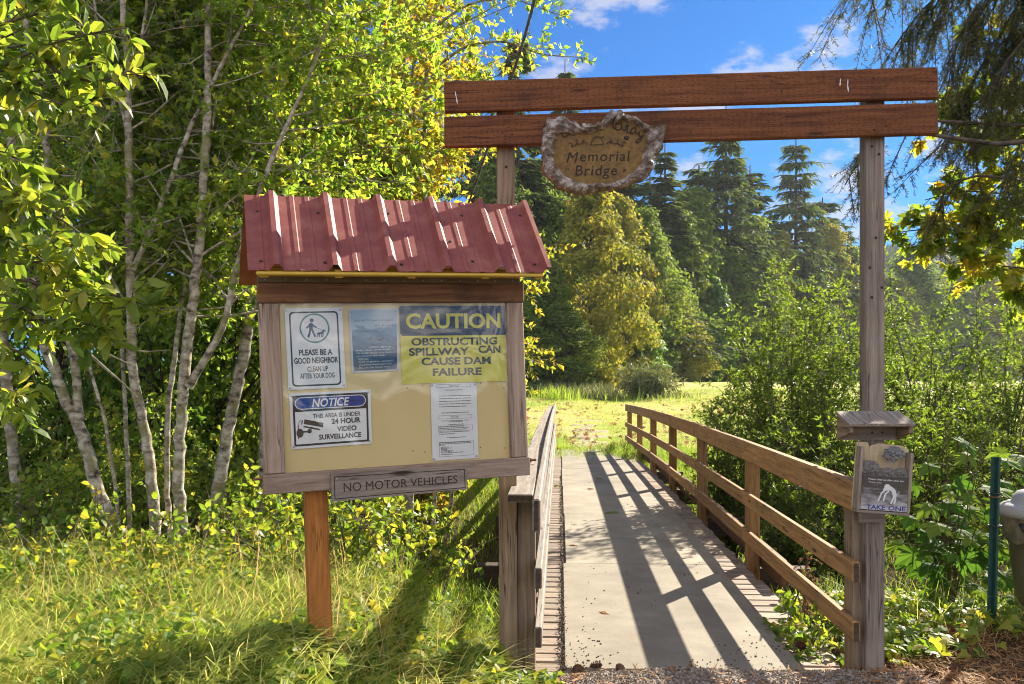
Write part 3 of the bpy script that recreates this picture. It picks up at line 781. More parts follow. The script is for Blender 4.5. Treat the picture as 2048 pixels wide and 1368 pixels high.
class Flat:
    """draws in a sign's own rectangle (0..w, 0..h) and lays the drawing on the sign's face"""

    def __init__(s, w, h, fmap):
        s.w, s.h, s.f = w, h, fmap; s.mb = MB(); s.k = 0

    def put(s, V2, Fs):
        V2 = np.asarray(V2, float); V = s.f(V2[:, 0] / s.w, V2[:, 1] / s.h)
        s.k += 1; V = V - np.array([0, 1.2e-5 * (s.k % 30), 0])   # printed layers never share a plane
        out = []
        for f in Fs:
            p = V2[f]; a = 0.5 * np.sum(p[:, 0] * np.roll(p[:, 1], -1) - np.roll(p[:, 0], -1) * p[:, 1])
            out.append(list(f) if a > 0 else list(f)[::-1])
        s.mb.add(V, out); return s

    def text(s, t, x0, x1, y0, y1, bold=0.0, shear=0.0, space=1.0):
        V, Fs = text_shape(t, bold, shear, space)
        lo, hi = V.min(0), V.max(0)
        return s.put((V - lo) / (hi - lo) * [x1 - x0, y1 - y0] + [x0, y0], Fs)

    def rect(s, x0, x1, y0, y1):
        return s.put([(x0, y0), (x1, y0), (x1, y1), (x0, y1)], [[0, 1, 2, 3]])

    def poly(s, pts):
        return s.put(pts, [list(range(len(pts)))])

    def ring(s, outer, inner):
        n = len(outer)
        return s.put(list(outer) + list(inner), [[i, (i + 1) % n, n + (i + 1) % n, n + i] for i in range(n)])

    def stroke(s, pts, w, caps=True):
        pts = np.asarray(pts, float)
        for a, b in zip(pts[:-1], pts[1:]):
            d = b - a; d = d / max(np.linalg.norm(d), 1e-9); n = np.array([-d[1], d[0]]) * w / 2
            s.put([a + n, a - n, b - n, b + n], [[0, 1, 2, 3]])
        if caps:
            for p in pts: s.disc(p, w / 2, 8)
        return s

    def disc(s, c, r, n=20, ry=None):
        a = np.arange(n) / n * 2 * np.pi
        return s.put(np.c_[c[0] + r * np.cos(a), c[1] + (ry or r) * np.sin(a)], [list(range(n))])


def rrect(x0, x1, y0, y1, r, k=5):
    pts = []
    for cx_, cy_, a0 in ((x1 - r, y1 - r, 0), (x0 + r, y1 - r, 90), (x0 + r, y0 + r, 180), (x1 - r, y0 + r, 270)):
        for i in range(k + 1):
            a = math.radians(a0 + 90 * i / k); pts.append((cx_ + r * math.cos(a), cy_ + r * math.sin(a)))
    return pts


# ------------------------------------------------------------------ notice board (kiosk)
D1, D2 = 3.61, 4.01
_BL, _BR, _TL, _TR = P(530, 990, D1), P(1060, 950, D2), P(515, 565, D1), P(1052, 567, D2)
_u = nrm(_BR - _BL); _v = (_TL - _BL + _TR - _BR) / 2; _v = nrm(_v - _u * np.dot(_u, _v)); _b = np.cross(_v, _u)   # _b points back
KM = Matrix([[_u[0], _b[0], _v[0], _BL[0]], [_u[1], _b[1], _v[1], _BL[1]], [_u[2], _b[2], _v[2], _BL[2]], [0, 0, 0, 1]])
KR = np.array([_u, _b, _v])


def K(px, py, yl):
    """where the sight line through a pixel meets the plane y = yl of the notice board: local x, z"""
    c = KR @ (np.array([0, 0, CAMZ]) - _BL); d = KR @ ray(px, py)
    t = (yl - c[1]) / d[1]
    q = c + d * t
    return np.array([q[0], q[2]])


KW = float(np.linalg.norm(_BR - _BL)); KH = float(K(515, 565, 0)[1])


def roof_mat():
    m, N, L = new_mat("red_painted_metal")
    tc = N.new('ShaderNodeTexCoord')
    n1 = N.new('ShaderNodeTexNoise'); n1.inputs['Scale'].default_value = 6; n1.inputs['Detail'].default_value = 8; n1.inputs['Roughness'].default_value = 0.7
    L.new(tc.outputs['Object'], n1.inputs['Vector'])
    rp = ramp(N, [(0.28, (0.19, 0.040, 0.036)), (0.5, (0.255, 0.066, 0.052)), (0.78, (0.36, 0.14, 0.10))]); L.new(n1.outputs['Fac'], rp.inputs[0])
    n2 = N.new('ShaderNodeTexNoise'); n2.inputs['Scale'].default_value = 90; n2.inputs['Detail'].default_value = 4; L.new(tc.outputs['Object'], n2.inputs['Vector'])
    rr = N.new('ShaderNodeMapRange'); rr.inputs['To Min'].default_value = 0.5; rr.inputs['To Max'].default_value = 0.68; L.new(n2.outputs['Fac'], rr.inputs['Value'])
    pb = N.new('ShaderNodeBsdfPrincipled'); L.new(rp.outputs[0], pb.inputs['Base Color']); L.new(rr.outputs[0], pb.inputs['Roughness'])
    pb.inputs['Specular IOR Level'].default_value = 0.4
    out = N.new('ShaderNodeOutputMaterial'); L.new(pb.outputs[0], out.inputs['Surface'])
    return m


def pane_mat():
    m, N, L = new_mat("clear_acrylic_pane")
    tc = N.new('ShaderNodeTexCoord')
    n = N.new('ShaderNodeTexNoise'); n.inputs['Scale'].default_value = 1.5; n.inputs['Detail'].default_value = 0.6; n.inputs['Distortion'].default_value = 1.2
    L.new(tc.outputs['Object'], n.inputs['Vector'])
    b = N.new('ShaderNodeBump'); b.inputs['Strength'].default_value = 0.6; b.inputs['Distance'].default_value = 0.03
    L.new(n.outputs['Fac'], b.inputs['Height'])
    tr = N.new('ShaderNodeBsdfTransparent'); tr.inputs[0].default_value = (0.96, 0.96, 0.95, 1)
    gl = N.new('ShaderNodeBsdfGlossy'); gl.inputs['Roughness'].default_value = 0.03; L.new(b.outputs[0], gl.inputs['Normal'])
    mx = N.new('ShaderNodeMixShader'); mx.inputs[0].default_value = 0.036
    L.new(tr.outputs[0], mx.inputs[1]); L.new(gl.outputs[0], mx.inputs[2])
    out = N.new('ShaderNodeOutputMaterial'); L.new(mx.outputs[0], out.inputs['Surface'])
    return m


M['roof'] = roof_mat(); M['pane'] = pane_mat()


def make_kiosk():
    rng = np.random.default_rng(21)
    root = thing("notice_board", "wooden notice board on an orange post with a small red ribbed metal roof", "notice board", M=KM)

    def kbox(name, x0, x1, y0, y1, z0, z1, mat, grain, ch=.004, parent=root):
        mb = MB(); cbox(mb, (x0, y0, z0), (x1, y1, z1), ch, 0, grain=grain, rng=rng); return mb.build(name, mat, parent)
    zt0 = K(560, 606, 0)[1]; zb1 = K(570, 947, 0)[1]; xl1 = K(566, 800, 0)[0]; xr0 = K(1019, 800, 0)[0]
    kbox("top_frame_rail", -0.002, KW + .001, -0.004, 0.036, zt0, KH, M['brown_wood'], 0)
    kbox("bottom_frame_rail", -0.006, KW + .002, -0.004, 0.036, 0.0, zb1, M['pinkish_wood'], 0)
    kbox("frame_stile", 0.0, xl1, 0.0, 0.034, zb1 + .001, zt0 - .001, M['pinkish_wood'], 2)
    kbox("frame_stile", xr0, KW - .004, 0.0, 0.034, zb1 + .001, zt0 - .001, M['pinkish_wood'], 2)
    mb = MB(); cbox(mb, (xl1 - .012, .024, zb1 - .012), (xr0 + .012, .05, zt0 + .012), .001); mb.build("back_panel", M['cream'], root)
    # pane, slightly wavy sheet just inside the frame
    mb = MB(); cbox(mb, (xl1 + .001, .0050, zb1 + .001), (xr0 - .001, .0065, zt0 - .001), .0004); mb.build("acrylic_pane", M['pane'], root)
    # hinge strip and painted roof frame
    ztop = KH
    kbox("hinge_strip", 0.0, KW - .015, 0.0, 0.010, ztop + .001, ztop + .024, M['hinge'], 0, .001)
    for x in np.linspace(.03, KW - .05, 14):
        mb = MB(); screw(mb, (x, 0.0, ztop + .012), .0045, t=.0025); mb.build("hinge_screw", M['steel'], root)
    kbox("roof_frame_board", 0.002, KW - .012, -.004, .034, ztop + .026, ztop + .062, M['yellow_paint'], 0)
    # roof sheet: flat pans and trapezoid ribs, pressed along the slope
    ye = -0.15; run = 0.72
    e0, e1 = K(496, 543, ye), K(1103, 543, ye)
    ze = 0.5 * (e0[1] + e1[1]); xe0, xe1 = e0[0], e1[0]
    rib_px = [555, 672, 785, 897, 1002, 1098]
    ribs = [K(p, 543, ye)[0] for p in rib_px]
    zr = 0.5 * (K(540, 391, ye + run)[1] + K(955, 407, ye + run)[1])
    kl = K(542, 389, ye + run)[0] - ribs[0]; kr = K(1048, 409, ye + run)[0] - ribs[-1]
    prof = [(xe0, 0.0)]
    for i, rx in enumerate(ribs):
        if i:
            pitch = rx - ribs[i - 1]
            for fr in (0.36, 0.64):
                c = ribs[i - 1] + pitch * fr
                prof += [(c - .012, 0), (c - .008, .0035), (c + .008, .0035), (c + .012, 0)]
        else:
            c = xe0 + .5 * (rx - xe0); prof += [(c - .01, 0), (c - .006, .003), (c + .006, .003), (c + .01, 0)]
        last = i == len(ribs) - 1
        prof += [(rx - .030, 0), (rx - .012, .027), (rx + .008, .027)]
        if not last: prof += [(rx + .026, 0)]
        else: prof += [(rx + .020, .004)]
    prof = np.array(prof); T = len(prof)
    slope = nrm(np.array([0, run, zr - ze])); print('ROOF pitch', math.degrees(math.atan2(zr - ze, run)), 'sun dot', np.dot(KR.T @ nrm(np.cross([1, 0, 0], slope)), np.array(SUNV))); nn = np.cross([1, 0, 0], slope)
    Ls = math.hypot(run, zr - ze)

    def sheet(y0, z0, sl, n_, L0, name, shift):
        V = []
        for lay in (0, -0.0018):
            for k in range(2):
                base = np.array([0, y0, z0]) + sl * (L0 * k)
                for (x, h) in prof:
                    fx = (x - ribs[0]) / (ribs[-1] - ribs[0])
                    V.append(base + [x + k * shift * (kl * (1 - fx) + kr * fx), 0, 0] + n_ * (h + lay))
        V = np.array(V); Fq = []
        for i in range(T - 1):
            Fq.append([i, i + 1, T + i + 1, T + i]); Fq.append([2 * T + i + 1, 2 * T + i, 3 * T + i, 3 * T + i + 1])
            Fq.append([i + 1, i, 2 * T + i, 2 * T + i + 1]); Fq.append([T + i, T + i + 1, 3 * T + i + 1, 3 * T + i])
        Fq.append([0, T, 3 * T, 2 * T]); Fq.append([T - 1, 3 * T - 1, 4 * T - 1, 2 * T - 1])
        mb = MB(); mb.add(V, Fq, 0, .5); return mb.build(name, M['roof'], root)
    roof = sheet(ye, ze, slope, nn, Ls, "roof_sheet", 1.0)
    sl2 = slope * [1, 1, -1]
    # rear slope
    V0 = np.array([0, ye + run + .002, zr - .002])
    b2 = nrm(np.array([0, run, -(zr - ze)])); n2 = np.cross([1, 0, 0], b2)
    prof2 = prof.copy(); fx = (prof[:, 0] - ribs[0]) / (ribs[-1] - ribs[0]); keep = prof.copy()
    prof[:, 0] = prof[:, 0] + kl * (1 - fx) + kr * fx
    ribs_keep = list(ribs)
    sheet(V0[1], V0[2], b2, n2, Ls * .8, "rear_roof_sheet", 0.0)
    prof[:] = keep
    # screws on the sheet
    for (px, py) in ((515, 424), (522, 524), (636, 427), (650, 526), (777, 428), (803, 530), (923, 432), (945, 524), (1040, 432), (1069, 530), (900, 484)):
        for dy in (0.0,):
            c = KR @ (np.array([0, 0, CAMZ]) - _BL); d = KR @ ray(px, py)
            p0 = np.array([0, ye, ze]); t = np.dot(p0 - c, nn) / np.dot(d, nn); q = c + d * t
            mb = MB(); screw(mb, q, .008, nn, .006); mb.build("roof_screw", M['dark_steel'], roof)
    # painted rafters under the sheet with tails showing at the eave
    for px in (525, 672, 815, 960, 1065):
        x = K(px, 552, -.05)[0]
        mb = MB()
        a = np.array([x, ye, ze]) + slope * .012 - nn * .021; b = np.array([x, ye, ze]) + slope * (Ls - .07) - nn * .021
        board(mb, a, b, .036, .036, up=nn, rng=rng); mb.build("rafter", M['yellow_paint'], root)
    mb = MB(); a = np.array([xe0 + .03, ye + .012, ze - .010]); b = np.array([xe1 - .035, ye + .012, ze - .010])
    board(mb, a, b, .014, .02, rng=rng); mb.build("eave_batten", M['yellow_paint'], root)
    mb = MB(); a = np.array([xe0 + .04, ye + .19, ze + .15]); b = np.array([xe1 - .05, ye + .19, ze + .15]); a = a - nn * .06; b = b - nn * .06
    board(mb, a, b, .03, .03, rng=rng); mb.build("purlin", M['yellow_paint'], root)
    # legs: orange post at the left, short arm at the right reaching back to the gate post
    x0 = K(617, 1000, .037)[0]; x1 = K(656, 1000, .037)[0]
    gz = -0.95
    mb = MB(); cbox(mb, (x0 - .012, .037, gz), (x1, .125, 0.45), .006, 0, grain=2, rng=rng); mb.build("post", M['orange_wood'], root)
    kbox("support_arm", KW - .11, KW - .06, .052, .62, .10, .17, M['dark_timber'], 1)
    # rusty bolts through the bottom rail
    for x, sgn in ((-.006, -1), (KW + .002, 1)):
        mb = MB(); tubes(mb, np.array([[[x, .016, .065], [x + sgn * .02, .016, .065], [x + sgn * .034, .016, .065]]]), np.full((1, 3), .006), 8, cap=True)
        tubes(mb, np.array([[[x, .016, .065], [x + sgn * .005, .016, .065], [x + sgn * .010, .016, .065]]]), np.full((1, 3), .012), 6, cap=True)
        mb.build("bolt", M['rust'], root)
    # old pin holes
    for (px, py) in ((814, 776), (845, 771), (1008, 776), (961, 766), (826, 902), (850, 904), (961, 895), (1010, 896)):
        mb = MB(); q = K(px, py, .0235); screw(mb, (q[0], .0235, q[1]), .0028, t=.0008); mb.build("pin_hole", M['dark_steel'], root)
    return root


M['hinge'] = plain('brass_hinge', (0.20, 0.15, 0.075), 0.55, 0.4)
make_kiosk()


# ------------------------------------------------------------------ signs behind the pane
class Sign:
    def __init__(s, name, label, quad, w, yf, thick, mat, group=None):
        s.root = thing(name, label, "sign" if 'sign' in name else 'poster', M=KM, group=group)
        s.q = [np.array(K(px, py, yf)) for px, py in quad]      # TL TR BL BR
        TL, TR, B_L, BR_ = s.q
        s.w = w; s.h = w * (np.linalg.norm(TL - B_L) + np.linalg.norm(TR - BR_)) / (np.linalg.norm(TR - TL) + np.linalg.norm(BR_ - B_L))
        s.yf = yf
        mb = MB(); f = s.fm(0.0)
        V = np.concatenate([f(np.array([0, 1, 1, 0.]), np.array([0, 0, 1, 1.])), s.fm(-thick)(np.array([0, 1, 1, 0.]), np.array([0, 0, 1, 1.]))])
        mb.add(V, [[0, 1, 2, 3], [7, 6, 5, 4], [0, 4, 5, 1], [1, 5, 6, 2], [2, 6, 7, 3], [3, 7, 4, 0]], 0, .5)
        s.plate = mb.build("plate" if 'sign' in name else "sheet", mat, s.root)

    def fm(s, lift):
        TL, TR, B_L, BR_ = s.q

        def f(a, b):
            a = np.asarray(a)[:, None]; b = np.asarray(b)[:, None]
            p = (1 - b) * ((1 - a) * B_L + a * BR_) + b * ((1 - a) * TL + a * TR)
            return np.stack([p[:, 0], np.full(len(p), s.yf - lift), p[:, 1]], 1)
        return f

    def flat(s, lift=0.0006):
        return Flat(s.w, s.h, s.fm(lift))

    def done(s, fl, name, mat):
        return fl.mb.build(name, mat, s.root)

    def screws(s, pts, r=.0045, mat=None):
        for a, b in pts:
            mb = MB(); p = s.fm(0)(np.array([a]), np.array([b]))[0]; screw(mb, p, r, t=.003); mb.build("screw", mat or M['steel'], s.root)


YS = 0.0195
# 1: dog sign
S = Sign("dog_sign", "tall white sign with a person and dog in a green circle", [(569, 617), (684, 615), (577, 780), (692, 775)], 115, YS, .003, M['white_sign'])
w, h = S.w, S.h
fl = S.flat(); fl.ring(rrect(8, w - 9, 6, h - 7, 8), rrect(11, w - 12, 9, h - 10, 6)); S.done(fl, "border", M['black'])
fl = S.flat(); c = (w * .5, h * .75); a = np.linspace(0, 2 * np.pi, 41)[:-1]
fl.ring(np.c_[c[0] + 30 * np.cos(a), c[1] + 30 * np.sin(a)], np.c_[c[0] + 27 * np.cos(a), c[1] + 27 * np.sin(a)]); S.done(fl, "circle", M['teal'])
fl = S.flat(); x, y = c
fl.disc((x - 5, y + 16), 4); fl.stroke([(x - 6.5, y + 8), (x - 7.5, y + 1)], 7.5)
fl.stroke([(x - 9, y + 8), (x - 14, y + 2), (x - 16, y + 1)], 3); fl.stroke([(x - 5, y + 8), (x + 1, y + 3), (x + 3, y + 2)], 3)
fl.stroke([(x - 9, y - 1), (x - 10, y - 9), (x - 13, y - 17)], 4); fl.stroke([(x - 6, y - 1), (x - 3, y - 9), (x, y - 16)], 4)
fl.stroke([(x + 3, y + 2), (x + 17, y - 6)], .8)
fl.stroke([(x + 7, y - 11), (x + 16, y - 9)], 4); fl.stroke([(x + 16, y - 9), (x + 18, y - 5)], 3.4); fl.stroke([(x + 18, y - 5), (x + 21, y - 6)], 2)
for dx in (6, 9, 14, 16.5): fl.stroke([(x + dx, y - 11), (x + dx - .6, y - 17.5)], 1.7)
fl.stroke([(x + 6, y - 10), (x + 4, y - 12)], 1.2); S.done(fl, "pictogram", M['dark_blue'])
fl = S.flat()
fl.text("PLEASE BE A", w * .21, w * .79, h * .415, h * .49, .03); fl.text("GOOD NEIGHBOR", w * .12, w * .885, h * .315, h * .39, .03)
fl.text("CLEAN UP", w * .34, w * .70, h * .215, h * .28, .015); fl.text("AFTER YOUR DOG", w * .21, w * .81, h * .13, h * .195, .015)
S.done(fl, "lettering", M['black']); S.screws([(.03, .975), (.965, .975), (.03, .02), (.965, .03)])

# 2: water poster
def poster_mat():
    m, N, L = new_mat("water_photo_print")
    tc = N.new('ShaderNodeTexCoord')
    mp = N.new('ShaderNodeMapping'); mp.inputs['Scale'].default_value = (9, 9, 26); mp.inputs['Rotation'].default_value = (0, .25, 0); L.new(tc.outputs['Object'], mp.inputs['Vector'])
    n = N.new('ShaderNodeTexNoise'); n.inputs['Scale'].default_value = 2; n.inputs['Detail'].default_value = 7; L.new(mp.outputs[0], n.inputs['Vector'])
    sp = N.new('ShaderNodeSeparateXYZ'); L.new(tc.outputs['Generated'], sp.inputs[0])
    ad = N.new('ShaderNodeMath'); ad.operation = 'MULTIPLY_ADD'; ad.inputs[1].default_value = .55; L.new(n.outputs['Fac'], ad.inputs[0]); L.new(sp.outputs['Z'], ad.inputs[2])
    rp = ramp(N, [(0.2, (0.012, 0.028, 0.06)), (0.55, (0.02, 0.06, 0.13)), (0.85, (0.06, 0.17, 0.31)), (1.05, (0.16, 0.30, 0.46)), (1.0, (0.32, 0.44, 0.58))]); L.new(ad.outputs[0], rp.inputs[0])
    pb = N.new('ShaderNodeBsdfPrincipled'); pb.inputs['Roughness'].default_value = .45; L.new(rp.outputs[0], pb.inputs['Base Color'])
    out = N.new('ShaderNodeOutputMaterial'); L.new(pb.outputs[0], out.inputs['Surface'])
    return m


S = Sign("duck_poster", "small blue photo poster of ducks on water with white text", [(697, 618), (797, 616), (704, 746), (798, 741)], 100, YS, .001, M['pale_print'])
w, h = S.w, S.h
fl = S.flat(.0004); fl.rect(4, w - 4, 3, h - 3); S.done(fl, "picture", poster_mat())
fl = S.flat(.0009)
for (dx, dy, sc_) in ((40, .52, 1), (62, .50, 1.3)):
    fl.disc((dx, h * dy), 4 * sc_, 14, 1.7 * sc_); fl.disc((dx + 4 * sc_, h * dy + 2.4 * sc_), 1.3 * sc_, 10); fl.stroke([(dx - 4 * sc_, h * dy), (dx - 6 * sc_, h * dy + 1.5)], 1)
S.done(fl, "duck_picture", M['brown_print'])
fl = S.flat(.0009)
for i, (t, x0, x1) in enumerate((("DO NOT feed the ducks", 10, 88), ("as it attracts", 50, 88), ("and makes more", 20, 55))):
    fl.text(t, x0, x1, h * (.80 - i * .085), h * (.80 - i * .085) + 4)
S.done(fl, "dark_lettering", M['navy'])
fl = S.flat(.0009)
for i, (t, x0, x1) in enumerate((("it attracts rats to our", 38, 84), ("dense, rotting, wasteful bread", 10, 80), ("kills our fish and puts us at disease. It", 11, 92), ("also makes the water smelly", 12, 70), ("WE DO NOT", 14, 36),
                                 ("feed us greens, cracked", 15, 86), ("peas, shredded lettuce, types of oats", 16, 84), ("Milo, Corn, Oats, Chopped lettuce", 15, 80))):
    fl.text(t, x0, x1, h * (.375 - i * .046), h * (.375 - i * .046) + 4.4, .01)
S.done(fl, "pale_lettering", M['pale_print']); S.screws([(.05, .95), (.95, .95), (.05, .02), (.95, .03)])

# 3: caution sign
S = Sign("caution_sign", "large yellow and navy caution sign at the upper right of the board", [(798, 611), (1015, 611), (805, 768), (1017, 762)], 217, YS, .003, M['sign_yellow'])
w, h = S.w, S.h
fl = S.flat(.0004); fl.poly(rrect(.2, w - .2, h * .612, h - .2, 5)); S.done(fl, "banner", M['navy'])
fl = S.flat(.0009); fl.text("CAUTION", w * .055, w * .93, h * .70, h * .90, .03); S.done(fl, "banner_lettering", M['sign_yellow'])
fl = S.flat(.0006)
fl.text("OBSTRUCTING", w * .095, w * .895, h * .485, h * .585, .032); fl.text("SPILLWAY", w * .07, w * .625, h * .355, h * .455, .032); fl.text("CAN", w * .715, w * .925, h * .375, h * .475, .032)
fl.text("CAUSE DAM", w * .18, w * .83, h * .23, h * .33, .032); fl.text("FAILURE", w * .28, w * .74, h * .09, h * .19, .032)
S.done(fl, "lettering", M['black']); S.screws([(.5, .05)], .003)

# 4: video notice
S = Sign("video_notice_sign", "white sign with a blue banner and a black camera picture", [(578, 787), (741, 779), (583, 899), (744, 887)], 163, YS, .003, M['white_sign'])
w, h = S.w, S.h
fl = S.flat(.0003); fl.ring(rrect(6, w - 6, 5, h - 5, 3), rrect(10, w - 10, 9, h - 9, 1)); fl.rect(9, w - 9, h * .66, h - 6)
S.done(fl, "border", M['black'])
fl = S.flat(.0006); fl.ring(rrect(10, w - 10, h * .70, h - 9, 13), rrect(11.5, w - 11.5, h * .70 + 1.5, h - 10.5, 11.5)); S.done(fl, "banner_edge", M['white_sign'])
fl = S.flat(.0006); fl.poly(rrect(11.5, w - 11.5, h * .70 + 1.5, h - 10.5, 11.5)); S.done(fl, "banner", M['blue'])
fl = S.flat(.0011); fl.text("NOTICE", w * .27, w * .73, h * .73, h * .885, .02, .22); S.done(fl, "banner_lettering", M['white_sign'])
fl = S.flat(.0006)
fl.text("THIS AREA IS UNDER", w * .275, w * .865, h * .53, h * .61, .018); fl.text("24 HOUR", w * .50, w * .865, h * .405, h * .505, .035)
fl.text("VIDEO", w * .565, w * .81, h * .265, h * .36, .035); fl.text("SURVEILLANCE", w * .34, w * .865, h * .135, h * .23, .03)
S.done(fl, "lettering", M['black'])
fl = S.flat(.0006)
fl.rect(14, 16, h * .18, h * .42); fl.disc((18, h * .28), 7, 20, 9); fl.rect(22, 36, h * .285, h * .315); fl.disc((37, h * .305), 4.5)
fl.stroke([(37, h * .31), (42, h * .37)], 3); fl.poly([(26, h * .44), (64, h * .36), (65, h * .44), (28, h * .525)]); fl.poly([(26, h * .41), (58, h * .335), (57, h * .31), (25, h * .385)])
fl.stroke([(22, h * .44), (24, h * .50)], 2); fl.stroke([(16, h * .41), (17, h * .48), (21, h * .51), (23, h * .48)], 1)
S.done(fl, "camera_picture", M['brown_print']); S.screws([(.03, .95), (.97, .95), (.03, .04), (.97, .05)])
fl = S.flat(.0011)
for k in range(9): fl.rect(w - 9, w - 5.2, h * (.115 + k * .014), h * (.115 + k * .014) + .7)
S.done(fl, "price_strip", M['grey_print'])

# 5: legal paper
S = Sign("paper_notice", "tall white printed notice at the lower right of the board", [(861, 767), (953, 765), (865, 922), (957, 916)], 92, YS, .0006, M['white_sign'])
w, h = S.w, S.h
rng = np.random.default_rng(3)
fl = S.flat(.0004)
for (x0, x1, y0, y1) in ((12, 80, .945, .985), (13, 81, .535, .58), (13, 82, .375, .445), (14, 83, .045, .235)):
    fl.ring([(x0, h * y0), (x1, h * y0), (x1, h * y1), (x0, h * y1)], [(x0 + .5, h * y0 + .5), (x1 - .5, h * y0 + .5), (x1 - .5, h * y1 - .5), (x0 + .5, h * y1 - .5)])
fl.text("NOTICE", 36, 56, h * .952, h * .975, .015); fl.text("POSTED", 38, 54, h * .548, h * .57, .01)
rows = [(28, 64, .905), (16, 80, .83), (16, 80, .795), (16, 80, .76), (16, 80, .725), (16, 70, .69), (20, 76, .61), (20, 75, .505), (34, 62, .49), (33, 64, .455), (15, 66, .43), (15, 74, .41), (15, 70, .39), (15, 74, .36),
        (14, 46, .335), (30, 68, .285), (14, 76, .222), (14, 78, .207), (14, 26, .192), (17, 34, .165), (17, 39, .15), (17, 30, .135), (17, 42, .12), (17, 38, .105), (17, 62, .09), (17, 40, .068)]
for x0, x1, yy in rows:
    x = x0
    while x < x1:
        l = min(rng.uniform(2, 6), x1 - x); fl.rect(x, x + l, h * yy, h * yy + 1.25); x += l + .9
S.done(fl, "lettering", M['grey_print']); S.screws([(.035, .975), (.96, .975), (.035, .02), (.96, .03)], .005)

# 6: routed plank
S = Sign("no_vehicles_sign", "brown wooden plank sign hung on the bottom rail of the notice board", [(662, 949), (933, 934), (664, 1004), (935, 979)], 271, -0.024, .018, M['grey_wood'])
w, h = S.w, S.h
fl = S.flat(.0004); fl.ring([(5, 4), (w - 4, 4), (w - 4, h - 4), (5, h - 4)], [(6.6, 5.6), (w - 5.6, 5.6), (w - 5.6, h - 5.6), (6.6, h - 5.6)])
fl.text("NO MOTOR VEHICLES", w * .085, w * .925, h * .33, h * .66, .0); S.done(fl, "lettering", M['burnt']); S.screws([(.04, .82), (.965, .80)], .005)


# ------------------------------------------------------------------ carved memorial plaque on the lower cross board
def plaque_mat():
    m, N, L = new_mat("burl_plaque")
    at = N.new('ShaderNodeAttribute'); at.attribute_name = 'rnd'
    tc = N.new('ShaderNodeTexCoord')
    n = N.new('ShaderNodeTexNoise'); n.inputs['Scale'].default_value = 22; n.inputs['Detail'].default_value = 9; n.inputs['Roughness'].default_value = .72
    L.new(tc.outputs['Object'], n.inputs['Vector'])
    face = ramp(N, [(0.3, (0.085, 0.045, 0.014)), (0.5, (0.185, 0.105, 0.026)), (0.7, (0.27, 0.165, 0.045))]); L.new(n.outputs['Fac'], face.inputs[0])
    rim = ramp(N, [(0.36, (0.07, 0.05, 0.036)), (0.5, (0.20, 0.155, 0.125)), (0.62, (0.48, 0.44, 0.40))]); L.new(n.outputs['Fac'], rim.inputs[0])
    edge = ramp(N, [(0.3, (0.08, 0.035, 0.015)), (0.6, (0.24, 0.105, 0.04))]); L.new(n.outputs['Fac'], edge.inputs[0])
    f1 = ramp(N, [(0.36, (0, 0, 0)), (0.44, (1, 1, 1))]); L.new(at.outputs['Fac'], f1.inputs[0])
    f2 = ramp(N, [(0.78, (0, 0, 0)), (0.84, (1, 1, 1))]); L.new(at.outputs['Fac'], f2.inputs[0])
    a = N.new('ShaderNodeMix'); a.data_type = 'RGBA'; L.new(f1.outputs[0], a.inputs[0]); L.new(face.outputs[0], a.inputs[6]); L.new(rim.outputs[0], a.inputs[7])
    b = N.new('ShaderNodeMix'); b.data_type = 'RGBA'; L.new(f2.outputs[0], b.inputs[0]); L.new(a.outputs[2], b.inputs[6]); L.new(edge.outputs[0], b.inputs[7])
    pb = N.new('ShaderNodeBsdfPrincipled'); pb.inputs['Roughness'].default_value = .7; L.new(b.outputs[2], pb.inputs['Base Color'])
    bp = N.new('ShaderNodeBump'); bp.inputs['Strength'].default_value = .8; bp.inputs['Distance'].default_value = .008; L.new(n.outputs['Fac'], bp.inputs['Height']); L.new(bp.outputs[0], pb.inputs['Normal'])
    out = N.new('ShaderNodeOutputMaterial'); L.new(pb.outputs[0], out.inputs['Surface'])
    return m


